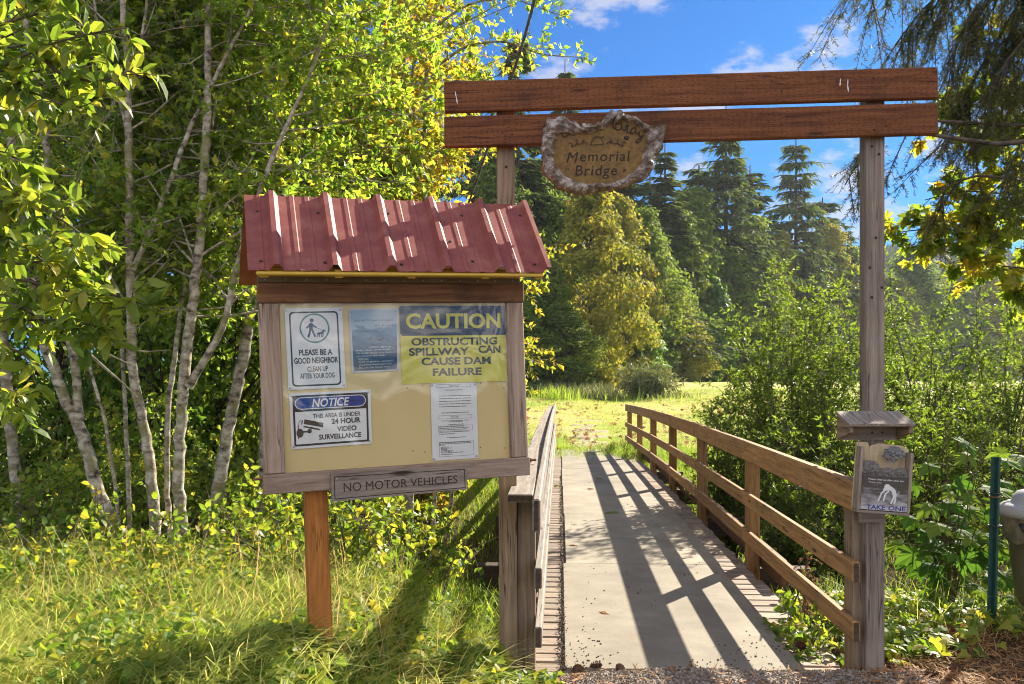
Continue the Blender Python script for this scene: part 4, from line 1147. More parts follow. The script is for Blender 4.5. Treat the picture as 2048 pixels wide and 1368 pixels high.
def make_plaque():
    D = 4.50; rng = np.random.default_rng(4)
    yaw = math.atan2(-0.12, 2.459)
    c0 = P(1070 + 880 / 7.2, 210 + 700 / 7.2, D)
    PM = Matrix.Translation(c0) @ Matrix.Rotation(yaw, 4, 'Z')
    root = thing("memorial_plaque", "carved burl wood plaque with a ragged grey rim on the lower gateway board", "plaque", M=PM)
    sc = D / F / 7.2

    def loc(pts): return (np.array(pts, float) - [880, 700]) * [sc, -sc]
    outer = loc([(175, 180), (300, 200), (330, 170), (400, 150), (520, 190), (545, 260), (640, 310), (720, 270), (850, 290), (950, 250), (1030, 150), (1080, 80), (1150, 70), (1230, 75), (1290, 160), (1420, 190),
                 (1560, 260), (1640, 330), (1720, 320), (1870, 290), (1870, 430), (1830, 560), (1830, 650), (1720, 730), (1680, 800), (1720, 900), (1690, 980), (1580, 1070), (1500, 1110), (1330, 1160),
                 (1200, 1200), (1000, 1220), (850, 1240), (650, 1290), (560, 1260), (440, 1230), (380, 1190), (290, 1150), (240, 1080), (160, 1010), (110, 880), (100, 700), (95, 470), (130, 330)])
    inner = loc([(310, 500), (345, 430), (400, 400), (560, 440), (800, 430), (1000, 370), (1100, 330), (1110, 250), (1180, 170), (1270, 210), (1300, 260), (1420, 280), (1560, 420), (1590, 520), (1540, 650), (1520, 800), (1420, 940),
                 (1250, 1050), (900, 1110), (650, 1100), (500, 1040), (380, 930), (290, 850), (280, 650)])
    n = 200; th = np.linspace(-np.pi, np.pi, n + 1)[:-1]

    def polar(pl):
        a = np.arctan2(pl[:, 1], pl[:, 0]); r = np.hypot(pl[:, 0], pl[:, 1]); o = np.argsort(a); a = a[o]; r = r[o]
        return np.interp(th, np.r_[a[-3:] - 2 * np.pi, a, a[:3] + 2 * np.pi], np.r_[r[-3:], r, r[:3]])
    ro = polar(outer); ri = polar(inner)

    def jit(s, k=3):
        j = rng.normal(0, s, n)
        for _ in range(k): j = .25 * np.roll(j, 1) + .5 * j + .25 * np.roll(j, -1)
        return j
    ro = ro + jit(.006, 1); ri = ri + jit(.003, 2)
    rings = []
    for f in (.12, .4, .7, 1.0): rings.append((ri * f, np.zeros(n) + 0.0, .1))
    for f, hgt, rv in ((.12, .008, .5), (.3, .024, .55), (.5, .034, .6), (.72, .032, .65), (.9, .020, .72)):
        rings.append((ri + (ro - ri) * f + jit(.002, 1), hgt + jit(.008, 1), rv))
    rings.append((ro, -.002 + jit(.004, 1), .80)); rings.append((ro * 1.005 + jit(.006, 1), -.03 + jit(.004, 1), .95)); rings.append((ro * .97, np.full(n, -.050), 1.0))
    V = [(0, 0, 0)]; rr = [.1]; 
    for (r, hgt, rv) in rings:
        for i in range(n):
            V.append((r[i] * math.cos(th[i]), -hgt[i], r[i] * math.sin(th[i]))); rr.append(rv)
    Fq = [[0, 1 + i, 1 + (i + 1) % n] for i in range(n)]
    for k in range(len(rings) - 1):
        a = 1 + k * n
        Fq += [[a + i, a + n + i, a + n + (i + 1) % n, a + (i + 1) % n] for i in range(n)]
    Fq.append([1 + (len(rings) - 1) * n + i for i in range(n)])
    mb = MB(); mb.add(np.array(V), Fq, 0, np.array(rr)); mb.build("burl_slab", plaque_mat(), root)
    # lettering, carved and blackened; drawing space = the zoomed photo's pixels
    W_, H_ = 2016., 1368.

    def fm(a, b):
        return np.stack([(a * W_ - 880) * sc, np.full(len(a), -.0012), -((1 - b) * H_ - 700) * sc], 1)
    fl = Flat(W_, H_, fm)

    def Y(y): return H_ - y
    fl.text("M", 455, 625, Y(825), Y(675), .0, .25); fl.text("emorial", 650, 1365, Y(812), Y(665), .004, .12, 1.15)
    fl.text("Bridge", 580, 1180, Y(1065), Y(865), .004, .12, 1.1); fl.text("19", 440, 495, Y(960), Y(905), .0, .3); fl.text("8", 1262, 1310, Y(975), Y(925), .0, .3)
    fl.mb.build("lettering", M['burnt'], root)
    fl = Flat(W_, H_, lambda a, b: fm(a, b) + np.array([0, -.004, 0]))

    def st(pts, w=16): fl.stroke([(x, Y(y)) for x, y in spline(pts, max(8, 4 * len(pts)))], w)
    st([(360, 300), (400, 320), (430, 345), (400, 375), (385, 420), (410, 455), (470, 440), (490, 400), (460, 385), (445, 405)])          # E
    st([(1100, 240), (1150, 190), (1170, 165), (1150, 170), (1130, 250), (1120, 320), (1140, 350), (1170, 330)])                           # l
    st([(1240, 270), (1180, 270), (1150, 320), (1165, 365), (1210, 370), (1240, 330), (1245, 275), (1250, 350), (1290, 380)])              # a
    st([(1290, 380), (1310, 310), (1320, 295), (1350, 300), (1330, 330), (1320, 400), (1370, 410)])                                         # r
    st([(1440, 340), (1390, 345), (1370, 400), (1410, 425), (1445, 390), (1450, 345), (1445, 410), (1480, 430)])                            # a
    st([(1480, 430), (1500, 390), (1490, 440), (1510, 470), (1545, 450)]); st([(1550, 440), (1520, 520), (1470, 560), (1440, 540), (1480, 500), (1530, 480)])  # y
    for s in (1, -1):
        def mx(x): return x if s > 0 else 1790 - x
        for pts in ([(490, 545), (530, 545), (545, 570), (515, 600), (560, 595), (600, 560)], [(600, 560), (610, 530), (600, 505)], [(590, 560), (650, 565), (690, 545), (680, 515), (710, 510)], [(690, 545), (730, 535), (760, 565)]):
            st([(mx(x), y) for x, y in pts], 11)
    for pts in ([(800, 580), (830, 500), (860, 460), (930, 465), (970, 510), (985, 570)], [(805, 575), (860, 580), (920, 570), (985, 575)], [(850, 460), (840, 480)], [(940, 470), (990, 460)]): st(pts, 10)
    fl.mb.build("carved_ornament", M['burnt'], root)
    mb = MB(); screw(mb, ((1315 - 880) * sc, -.001, -(478 - 700) * sc), .012); mb.build("bolt", M['dark_steel'], root)


make_plaque()


# ------------------------------------------------------------------ pet bag dispenser on the right gate post
def make_dispenser():
    rng = np.random.default_rng(14)
    yf = 4.33
    DM = Matrix.Translation((0, 4.5, 0))

    def L2(px, py, d): p = P(px, py, d); return np.array([p[0], p[1] - 4.5, p[2]])
    root = thing("bag_shelter", "small open-fronted weathered wooden box with a sloping lid on the right gate post", "box", M=DM)
    zt = L2(1712, 850, yf)[2]; zb = L2(1700, 884, yf)[2]
    xa = L2(1699, 870, yf)[0]; xb = L2(1826, 870, yf)[0]
    w = M['grey_wood']
    mb = MB(); cbox(mb, (xa + .012, -.020, zb), (xb - .012, -.003, zt + .045), .002, grain=0, rng=rng); mb.build("back_board", w, root)
    for x in (xa, xb - .018):
        mb = MB(); V = [(x, -.17, zb + .045), (x, -.17, zt - .006), (x, -.003, zt + .048), (x, -.003, zb)]
        V += [(x + .018, y, z) for (_, y, z) in V]
        G = np.array(V)[:, [1, 2, 0]] + rng.uniform(-9, 9, 3)
        mb.add(np.array(V), [[0, 1, 2, 3], [7, 6, 5, 4], [0, 4, 5, 1], [1, 5, 6, 2], [2, 6, 7, 3], [3, 7, 4, 0]], 0, .6, G); mb.build("side_board", M['post_wood'], root)
    mb = MB(); board(mb, ((xa + xb) / 2, -.185, zt), ((xa + xb) / 2, -.001, zt + .055), .016, xb - xa + .014, ch=.002, rng=rng); mb.build("lid", M['old_rail_wood'], root)
    for px in (1745, 1765):
        mb = MB(); q = L2(px, 865, 4.478); screw(mb, (q[0], -.0205, q[2]), .006); mb.build("bolt", M['dark_steel'], root)
    # tray below: leaning box holding bags behind a printed sheet
    c = L2(1761, 953, 4.40)
    TM = Matrix.Translation((c[0], 4.5 + c[1], c[2])) @ Matrix.Rotation(math.radians(4.2), 4, 'Y')
    t = thing("bag_dispenser", "tilted shallow wooden bag dispenser with a dog picture on its front", "dispenser", M=TM)
    wd, hd = .257, .325

    def tb(name, x0, x1, y0, y1, z0, z1, mat, g, par=t):
        mb = MB(); cbox(mb, (x0, y0, z0), (x1, y1, z1), .0015, grain=g, rng=rng); return mb.build(name, mat, par)
    mb = MB()
    V = [(-wd / 2, 0, -hd / 2), (wd / 2, 0, -hd / 2), (wd / 2, 0, hd / 2 - .02), (.10, 0, hd / 2 - .004), (-.02, 0, hd / 2), (-.055, 0, hd / 2 - .012), (-.065, 0, hd / 2 - .022), (-.075, 0, hd / 2), (-wd / 2, 0, hd / 2)]
    k = len(V); V2 = [(x, .012, z) for x, _, z in V]
    mb.add(np.array(V + V2), [list(range(k)), list(range(2 * k - 1, k - 1, -1))] + [[i, k + i, k + (i + 1) % k, (i + 1) % k] for i in range(k)], 0, .5, np.array(V + V2)[:, [2, 0, 1]]); mb.build("back_panel", M['light_ply'], t)
    tb("side_strip", -wd / 2, -wd / 2 + .014, -.062, -.001, -hd / 2, hd / 2 - .02, M['grey_wood'], 2)
    tb("side_strip", wd / 2 - .014, wd / 2, -.062, -.001, -hd / 2, hd / 2 - .035, M['grey_wood'], 2)
    tb("bottom_strip", -wd / 2, wd / 2, -.062, -.001, -hd / 2 - .014, -hd / 2 - .001, M['grey_wood'], 0)
    tb("clear_front", -wd / 2 + .002, wd / 2 - .002, -.0655, -.0635, -hd / 2, hd / 2 - .055, M['pane2'], 0)
    # printed picture
    W_, H_ = 230., 175.

    def fm(a, b): return np.stack([-wd / 2 + .016 + a * (wd - .032), np.full(len(a), -.0620), -hd / 2 + .004 + b * .165], 1)
    pf = Flat(W_, H_, fm); pf.rect(0, W_, 0, H_); pic = pf.mb.build("picture_sheet", M['photo'], t)
    fm2 = lambda a, b: fm(a, b) + np.array([0, -.0005, 0])
    pf = Flat(W_, H_, fm2)
    pf.stroke([(120, 112), (140, 118), (158, 105), (166, 80)], 20); pf.disc((126, 122), 15); pf.stroke([(122, 124), (112, 104)], 14)
    pf.stroke([(120, 108), (100, 90), (86, 50)], 8); pf.stroke([(135, 102), (118, 84), (112, 50)], 8)
    pf.stroke([(164, 88), (158, 60), (150, 40)], 9); pf.stroke([(168, 84), (170, 60), (166, 40)], 9); pf.stroke([(168, 84), (182, 90), (186, 98)], 3)
    pf.mb.build("dog_picture", M['white_sign'], pic)
    pf = Flat(W_, H_, fm2); pf.text("Please clean up after your pet", 30, 205, 150, 162, .012); pf.text("Thank you", 30, 95, 136, 145); pf.mb.build("pale_lettering", M['white_sign'], pic)
    pf = Flat(W_, H_, fm2); pf.text("TAKE", 30, 122, 3, 26, .03); pf.text("ONE", 138, 224, 3, 26, .03); pf.mb.build("blue_lettering", M['blue'], pic)
    # block behind
    q0 = L2(1722, 1012, 4.46); q1 = L2(1773, 1046, 4.46)
    mb = MB(); cbox(mb, (q0[0], -.03, q1[2]), (q1[0], -.003, q0[2] + .12), .002, grain=0, rng=rng)
    o = mb.build("mounting_block", M['grey_wood'], None); tag(o, "short grey board nailed to the right gate post under the bag dispenser", "board"); o.location = (0, 4.5, 0)
    # crumpled bags
    for i, (dx, dz, r, lab) in enumerate(((.045, .115, .042, "crumpled clear bag stuffed in the top of the dispenser"), (-.075, .04, .045, "crumpled clear bag at the left of the dispenser"),
                                           (.02, .015, .038, "crumpled clear bag in the middle of the dispenser"), (.082, .022, .034, "crumpled clear bag at the right of the dispenser"))):
        a = rdir(420, rng); V = []
        import mathutils
        from mathutils import noise
        bm = __import__('bmesh').new(); __import__('bmesh').ops.create_icosphere(bm, subdivisions=3, radius=1.0)
        for v in bm.verts:
            nn_ = noise.noise(v.co * 2.3 + Vector((i * 7.1, 0, 0))) * .45 + noise.noise(v.co * 6 + Vector((0, i * 5., 0))) * .25
            v.co = v.co * (1 + nn_)
            v.co.y *= .5; v.co.z *= .82
        me = bpy.data.meshes.new("plastic_bag"); bm.to_mesh(me); bm.free(); me.materials.append(M['bag'])
        o = bpy.data.objects.new("plastic_bag", me); COL.objects.link(o); o.scale = (r * 1.1, r, r * 1.0)
        o.matrix_world = TM @ Matrix.Translation((dx, -.034, dz)) @ Matrix.Diagonal((r * 1.15, r, r * 1.05, 1))
        tag(o, lab, "bag", "crumpled bags in the dispenser")


def pane2():
    m, N, L = new_mat("clear_plastic_front")
    tr = N.new('ShaderNodeBsdfTransparent'); gl = N.new('ShaderNodeBsdfGlossy'); gl.inputs['Roughness'].default_value = .12
    mx = N.new('ShaderNodeMixShader'); mx.inputs[0].default_value = .06; L.new(tr.outputs[0], mx.inputs[1]); L.new(gl.outputs[0], mx.inputs[2])
    out = N.new('ShaderNodeOutputMaterial'); L.new(mx.outputs[0], out.inputs['Surface']); return m


def bag_mat():
    m, N, L = new_mat("thin_clear_plastic")
    pb = N.new('ShaderNodeBsdfPrincipled'); pb.inputs['Base Color'].default_value = (.62, .66, .72, 1); pb.inputs['Roughness'].default_value = .18; pb.inputs['Specular IOR Level'].default_value = .9
    tc = N.new('ShaderNodeTexCoord'); n = N.new('ShaderNodeTexNoise'); n.inputs['Scale'].default_value = 3.5; n.inputs['Detail'].default_value = 6; L.new(tc.outputs['Object'], n.inputs['Vector'])
    b = N.new('ShaderNodeBump'); b.inputs['Strength'].default_value = 1; b.inputs['Distance'].default_value = .25; L.new(n.outputs['Fac'], b.inputs['Height']); L.new(b.outputs[0], pb.inputs['Normal'])
    rp = ramp(N, [(.32, (.25, .27, .3)), (.5, (.65, .68, .72)), (.65, (.85, .88, .92))]); L.new(n.outputs['Fac'], rp.inputs[0]); L.new(rp.outputs[0], pb.inputs['Base Color'])
    tr = N.new('ShaderNodeBsdfTransparent'); mx = N.new('ShaderNodeMixShader'); mx.inputs[0].default_value = .3; L.new(pb.outputs[0], mx.inputs[1]); L.new(tr.outputs[0], mx.inputs[2])
    out = N.new('ShaderNodeOutputMaterial'); L.new(mx.outputs[0], out.inputs['Surface']); return m


def photo_mat():
    m, N, L = new_mat("grey_photo_print")
    tc = N.new('ShaderNodeTexCoord'); mp = N.new('ShaderNodeMapping'); mp.inputs['Scale'].default_value = (14, 14, 45); L.new(tc.outputs['Object'], mp.inputs['Vector'])
    n = N.new('ShaderNodeTexNoise'); n.inputs['Scale'].default_value = 1.3; n.inputs['Detail'].default_value = 6; L.new(mp.outputs[0], n.inputs['Vector'])
    sp = N.new('ShaderNodeSeparateXYZ'); L.new(tc.outputs['Generated'], sp.inputs[0])
    a = N.new('ShaderNodeMath'); a.operation = 'MULTIPLY_ADD'; a.inputs[1].default_value = -.7; L.new(sp.outputs['Z'], a.inputs[0]); L.new(n.outputs['Fac'], a.inputs[2])
    rp = ramp(N, [(-.1, (.03, .03, .035)), (.15, (.10, .10, .11)), (.45, (.42, .43, .45)), (.6, (.55, .56, .58))]); L.new(a.outputs[0], rp.inputs[0])
    pb = N.new('ShaderNodeBsdfPrincipled'); pb.inputs['Roughness'].default_value = .5; L.new(rp.outputs[0], pb.inputs['Base Color'])
    out = N.new('ShaderNodeOutputMaterial'); L.new(pb.outputs[0], out.inputs['Surface']); return m


M['pane2'] = pane2(); M['bag'] = bag_mat(); M['photo'] = photo_mat()
make_dispenser()


# ------------------------------------------------------------------ rubbish bin and fence stake at the right
def make_bin():
    c = (3.385, 5.62, float(ground_z(3.385, 5.62)))
    root = thing("rubbish_bin", "round olive rubbish bin with a stepped grey lid at the right edge", "bin", c)
    mb = MB(); lathe(mb, [(0, 0), (.175, 0), (.19, .02), (.218, .35), (.248, .62), (.262, .66), (.272, .665), (.272, .70), (.25, .70)], 40); mb.build("body", plain('olive_plastic', (0.11, 0.10, 0.065), .45, col2=(.09, .08, .05)), root, smooth=True)
    mb = MB(); lathe(mb, [(.285, .690), (.300, .688), (.303, .715), (.295, .745), (.262, .765), (.225, .77), (.215, .80), (.19, .835), (.13, .855), (.06, .862), (0, .864)], 44); mb.build("lid", plain('grey_plastic', (0.36, 0.36, 0.37), .5, var=.03), root, smooth=True)
    a = np.arange(40) / 40 * 2 * np.pi; rng = np.random.default_rng(2)
    mb = MB(); prof = [(.278, .70), (.281, .67), (.280, .62), (.272, .57)]
    V = []
    for k, (r, z) in enumerate(prof):
        for i in range(40):
            V.append(((r + rng.normal(0, .004)) * math.cos(a[i]), (r + rng.normal(0, .004)) * math.sin(a[i]), z + (0 if k < 3 else .05 * math.sin(3 * a[i] + 1))))
    Q = np.array([[k * 40 + i, k * 40 + (i + 1) % 40, (k + 1) * 40 + (i + 1) % 40, (k + 1) * 40 + i] for k in range(3) for i in range(40)])
    mb.add(np.array(V), Q); mb.build("bag_liner", plain('clear_bag_film', (0.16, 0.14, 0.11), .2, spec=.8, bump=.8, scale=14, col2=(.05, .045, .035)), root, smooth=True)
    mb = MB(); t = np.linspace(0, 1, 14)
    ang = np.radians(205 + 60 * t); Pt = np.stack([.292 * np.cos(ang), .292 * np.sin(ang), .66 - .16 * np.sin(np.pi * t * .9)], -1)
    tubes(mb, Pt[None], np.full((1, 14), .011), 8, cap=True); mb.build("handle", M['black'], root, smooth=True)


make_bin()


def make_stake():
    b = P(1982, 1262, 5.32); t = P(1992, 914, 5.32)
    b[2] = ground_z(b[0], b[1]) - .05
    root = thing("fence_stake", "dark green steel stake standing in the ivy left of the rubbish bin", "stake", tuple(b))
    mb = MB(); up = t - b
    board(mb, (0, 0, 0), up, .056, .006, up=(1, 0, 0), ch=.001); board(mb, (0, -.018, 0), up + [0, -.018, 0], .036, .005, up=(0, 1, 0), ch=.001)
    g = plain('green_enamel', (0.02, 0.085, 0.07), .45, .2, col2=(.012, .05, .042), scale=25)
    o = mb.build("profile", g, root)
    for f in np.linspace(.08, .97, 12):
        mb = MB(); screw(mb, up * f + [.0 if int(f * 50) % 2 else .012, -.006, 0], .0045, t=.004); mb.build("stud", M['steel'], o)
    for f, m_ in ((.62, M['black']), (.78, M['rust']), (.80, M['black'])):
        mb = MB(); q = up * f; a = np.linspace(0, 2 * np.pi, 17)
        tubes(mb, np.stack([q[0] + .036 * np.cos(a), q[1] - .01 + .032 * np.sin(a), q[2] + 0 * a], -1)[None], np.full((1, 17), .004), 6); mb.build("tie", m_, root)


make_stake()
# thin guy wire slanting down behind the gateway
mb = MB(); w0 = P(1080, -40, 8.0)
wp = np.array([P(1080, -40, 8.0), P(1045, 90, 8.05), P(1020, 165, 8.1), P(975, 297, 8.15), P(940, 400, 8.2), P(880, 560, 8.3)]) - w0
tubes(mb, spline(wp, 24)[None], np.linspace(.016, .007, 24)[None], 7)
o = mb.build("guy_wire", M['dark_bark']); o.location = w0; tag(o, "thin dark wire slanting down behind the gateway's left end", "wire")


# ================================================================== vegetation
def leafy(mb_leaf, mb_twig, A, D, Ln, rng, n_leaf, size, tpl, droop=.25, wid=1.0, twig_r=.003, tone=None, spread=.85, mat=0, up=.55, curl=.25):
    """twigs starting at A along D, each of length Ln, carrying n_leaf leaves"""
    N_ = len(A)
    if N_ == 0: return
    D = nrm(D); Ln = np.broadcast_to(Ln, (N_,))[:, None]
    mid = A + D * Ln * .5 + rng.normal(0, .06, (N_, 3)) * Ln
    end = A + D * Ln + np.array([0, 0, -1.]) * Ln * curl * rng.uniform(.2, 1, (N_, 1))
    if mb_twig is not None:
        tubes(mb_twig, np.stack([A, mid, end], 1), np.stack([np.full(N_, twig_r), np.full(N_, twig_r * .75), np.full(N_, twig_r * .35)], 1), 3)
    t = rng.uniform(.12, 1.02, (N_, n_leaf, 1))
    pos = np.where(t < .5, A[:, None] + (mid - A)[:, None] * t * 2, mid[:, None] + (end - mid)[:, None] * (t * 2 - 1)).reshape(-1, 3)
    dd = np.repeat(D, n_leaf, 0)
    side = nrm(np.cross(dd, rdir(len(dd), rng)))
    ld = dd * .55 + side * spread + np.array([0, 0, -droop])
    ln = rng.normal(0, .55, (len(dd), 3)) + np.array([0, 0, up])
    s = size * rng.uniform(.6, 1.15, len(dd))
    base = rng.uniform(0, 1, N_) if tone is None else tone
    r = np.clip(np.repeat(base, n_leaf) * .55 + rng.uniform(0, .6, len(dd)) - .08, 0, 1)
    scatter(mb_leaf, tpl, pos, ld, ln, s, r, mat, wid)


def make_tree(name, label, cat, trunks, limbs, twigs_per_m, twig_len, n_leaf, size, leaf, bark, tpl=LEAF5, seed=0, group=None, droop=.25, wid=1.0, tone=None,
              auto=0, auto_len=(.6, 1.4), auto_z=(1.2, 5), auto_el=(.15, .9), auto_bias=(0, 0, 0), crown_name="crown", trunk_name="trunk", twig_start=.2, base=None, up=.55, twig_up=.25, limb_r=.35):
    """trunks, limbs: lists of (points, r0, r1) in world space; auto adds that many limbs per trunk"""
    rng = np.random.default_rng(seed)
    base = np.array(trunks[0][0][0] if base is None else base, float)
    root = thing(name, label, cat, tuple(base), group)
    tb, lf = MB(), MB()
    L = [(np.asarray(p, float), a, b) for p, a, b in limbs]
    for pts, r0, r1 in trunks:
        pts = np.asarray(pts, float); m = max(14, int(6 * len(pts)))
        c = spline(pts, m); R = np.linspace(r0, r1, m) * .76 * (1 + .04 * np.sin(np.linspace(0, 23, m) + seed)) ; R[0] *= 1.25
        c = c + rng.normal(0, r0 * .07, c.shape)
        tubes(tb, c[None] - base, R[None], 10)
        for k in range(auto):
            ok = np.where((c[:, 2] > auto_z[0]) & (c[:, 2] < auto_z[1]))[0]
            if len(ok) < 2: continue
            i = ok[int(rng.integers(0, len(ok)))]
            az = rng.uniform(0, 2 * np.pi); el = rng.uniform(*auto_el)
            d = nrm(np.array([math.cos(az) * math.cos(el), math.sin(az) * math.cos(el), math.sin(el)]) + np.array(auto_bias))
            ln = rng.uniform(*auto_len); q = np.linspace(0, 1, 6)[:, None]
            pts2 = c[i] + d * ln * q + np.array([0, 0, 1.]) * ln * .22 * q ** 2 * rng.uniform(-.6, 1) + rng.normal(0, .035 * ln, (6, 3)) * q
            L.append((pts2, min(R[i] * limb_r, .018), .003))
    A, D, LL = [], [], []
    for pts, r0, r1 in L:
        m = max(8, 4 * len(pts)); c = spline(pts, m)
        tubes(tb, c[None] - base, np.linspace(r0, r1, m)[None], 6)
        ln = np.linalg.norm(np.diff(c, axis=0), axis=1).sum(); nt = max(2, int(ln * twigs_per_m))
        t = rng.uniform(twig_start, 1, nt) * (m - 1); i = np.clip(t.astype(int), 0, m - 2); f = (t - i)[:, None]
        a = c[i] * (1 - f) + c[i + 1] * f; tg = nrm(c[i + 1] - c[i])
        A.append(a); D.append(nrm(tg * .45 + rdir(nt, rng) * .85 + [0, 0, twig_up])); LL.append(twig_len * rng.uniform(.45, 1.2, nt))
    if A:
        leafy(lf, tb, np.concatenate(A) - base, np.concatenate(D), np.concatenate(LL), rng, n_leaf, size, tpl, droop, wid, tone=tone, up=up)
    tb.build(trunk_name, M[bark], root, smooth=True)
    if lf.n: lf.build(crown_name, LEAF[leaf], root)
    return root


def pxs(pts, d, dd=0.0):
    return [P(x, y, d + dd * i) for i, (x, y) in enumerate(pts)]


def rooted(pts):
    p0 = np.array(pts[0]); g = p0.copy(); g[2] = float(ground_z(p0[0], p0[1])) - .05
    return ([g] if p0[2] > g[2] + .03 else []) + [np.array(q) for q in pts]


G_AL = "white barked alders left of the notice board"
alders = [
    ("tall pale alder forked into three stems, left of the notice board", 6.1,
     [([(318, 1180), (306, 980), (287, 837), (271, 779), (263, 721), (263, 644), (260, 527), (259, 475), (258, 329), (256, 256), (256, 146), (248, 55), (246, 0), (240, -150), (236, -330)], .052, .020),
      ([(266, 540), (285, 500), (306, 450), (345, 350), (380, 256), (413, 190), (457, 102), (500, 22), (560, -120)], .026, .012),
      ([(257, 262), (240, 210), (227, 164), (197, 66), (180, -60)], .017, .010), ([(262, 178), (275, 120), (281, 91), (292, 22), (300, -90)], .018, .010)], 26, 'alder'),
    ("stout pale alder just left of the notice board roof, bare to its upper fork", 6.0,
     [([(372, 1180), (356, 954), (364, 799), (376, 682), (391, 566), (403, 469), (398, 480), (406, 402), (413, 256), (417, 146), (417, 0), (420, -160), (424, -330)], .056, .022),
      ([(378, 775), (411, 717), (449, 651), (473, 539), (492, 473), (520, 380), (560, 280), (620, 150), (660, 40)], .034, .012)], 24, 'alder'),
    ("slim pale alder stem pressed against the stout alder by the roof", 6.2,
     [([(348, 1180), (333, 980), (337, 799), (349, 721), (364, 605), (383, 508), (400, 400), (430, 280), (455, 160), (470, 20), (480, -150)], .030, .010)], 14, 'alder'),
    ("leaning pale alder whose trunk splits low, behind the willow branch", 6.2,
     [([(250, 1180), (227, 1055), (194, 980), (163, 857), (128, 799), (97, 706), (74, 636), (55, 540), (40, 420), (20, 260), (0, 60)], .064, .028),
      ([(158, 840), (153, 760), (145, 702), (116, 586), (112, 497), (95, 311), (73, 205), (48, 7), (30, -200)], .042, .020)], 22, 'alder'),
    ("thin crooked alder stem with mossy knobs between the two larger alders", 5.9,
     [([(245, 1170), (232, 980), (209, 837), (186, 760), (176, 713), (168, 640)], .019, .012)], 3, 'alder'),
    ("thin grey brown sapling stem running up left of the forked alder", 6.7,
     [([(262, 1100), (250, 800), (240, 640), (232, 593), (217, 508), (206, 475), (190, 329), (179, 219), (170, 128), (146, 22), (130, -160)], .024, .012)], 14, 'alder'),
    ("thick mossy alder trunk leaning right behind the notice board's left edge", 7.2,
     [([(415, 1110), (438, 980), (453, 876), (465, 818), (490, 700), (505, 560), (520, 420), (530, 320), (560, 180), (600, 0), (630, -200)], .075, .030)], 26, 'alder'),
    ("grey alder trunk at the far left edge of the picture", 8.2,
     [([(40, 1050), (23, 876), (15, 799), (5, 640), (0, 450), (-20, 200), (-40, -100)], .075, .035)], 22, 'alder'),
]
for i, (lab, d, stems, na, lf) in enumerate(alders):
    tr = []
    for k, (pts, r0, r1) in enumerate(stems):
        w = pxs(pts, d, .012 * (i % 3))
        tr.append((rooted(w) if k == 0 else w, r0, r1))
    make_tree("alder_tree", lab, "tree", tr, [], 13, .34, 14, .064, lf, 'alder_bark', seed=100 + i, group=G_AL, auto=int(na * 1.5), auto_len=(.5, 1.35), auto_z=(1.9, 5.2), auto_el=(-.1, .8),
              auto_bias=((.1, .95, 0) if i in (0, 1, 6) else (.1, .5, 0)), wid=.95)

# alders that rise behind the notice board roof: the sunlit yellow green mass
G_A2 = "sunlit alders behind the notice board roof"
back = [(525, 8.0, "alder", "grey stemmed alder directly above the left end of the red roof", 20), (620, 8.6, "alder", "many branched alder above the second rib of the red roof", 28),
        (705, 9.0, "alder_gold", "golden green alder above the middle of the red roof", 50), (790, 9.6, "alder_gold", "bright yellow alder above the right part of the red roof", 50),
        (850, 10.6, "alder_gold", "yellowest alder, beside the left end of the gateway boards", 40), (600, 10.8, "alder", "tall alder rising at the back behind the roofline alders", 40)]
for i, (px, d, lf, lab, na) in enumerate(back):
    rng = np.random.default_rng(300 + i)
    b = P(px, 764, d); b[2] = ground_z(b[0], b[1])
    tr = []
    for k in range(3):
        top = b + np.array([rng.uniform(-.5, .75), rng.uniform(-.5, .5), rng.uniform(4.6, 6.2) if px < 820 else rng.uniform(3.4, 4.6)])
        q = np.linspace(0, 1, 7)[:, None]
        tr.append((b + [rng.uniform(-.15, .15), 0, 0] + (top - b) * q + rng.normal(0, .06, (7, 3)) * q, .045, .012))
    make_tree("alder_tree", lab, "tree", tr, [], 13, .34, 13, .076, lf, 'alder_bark', seed=320 + i, group=G_A2, auto=int(na * .75), auto_len=(.5, 1.25), auto_z=(2.5 if px < 820 else .6, 5.6 if px < 820 else 4.2), auto_el=(-.1, .8), wid=.95,
              auto_bias=(.1, -.1, 0))
# the thin spray of leaves reaching right above the gateway's left end
make_tree("alder_tree", "sparse alder boughs reaching right across the sky above the gateway's left end", "tree",
          [(rooted(pxs([(820, 980), (835, 700), (850, 400), (850, 200), (860, 60), (870, -160)], 8.6)), .05, .02)],
          [(pxs([(852, 150), (930, 90), (1010, 80), (1080, 110), (1170, 115)], 8.5, -.1), .016, .003), (pxs([(860, 60), (930, 10), (1010, -10), (1090, 20), (1135, 35)], 8.5, -.05), .014, .003),
           (pxs([(852, 200), (900, 160), (960, 165), (1000, 150)], 8.5, -.05), .012, .003), (pxs([(852, 120), (900, 60), (960, 30), (1000, 5), (1060, -30)], 8.5, .05), .012, .003),
           (pxs([(850, 250), (880, 230), (905, 220)], 8.5), .01, .003), (pxs([(860, 30), (920, -40), (1000, -60), (1080, -50)], 8.5), .01, .003), (pxs([(850, 300), (880, 300), (900, 330), (905, 380)], 8.5), .01, .003)],
          22, .22, 7, .066, 'alder', 'alder_bark', seed=350, group=G_A2)


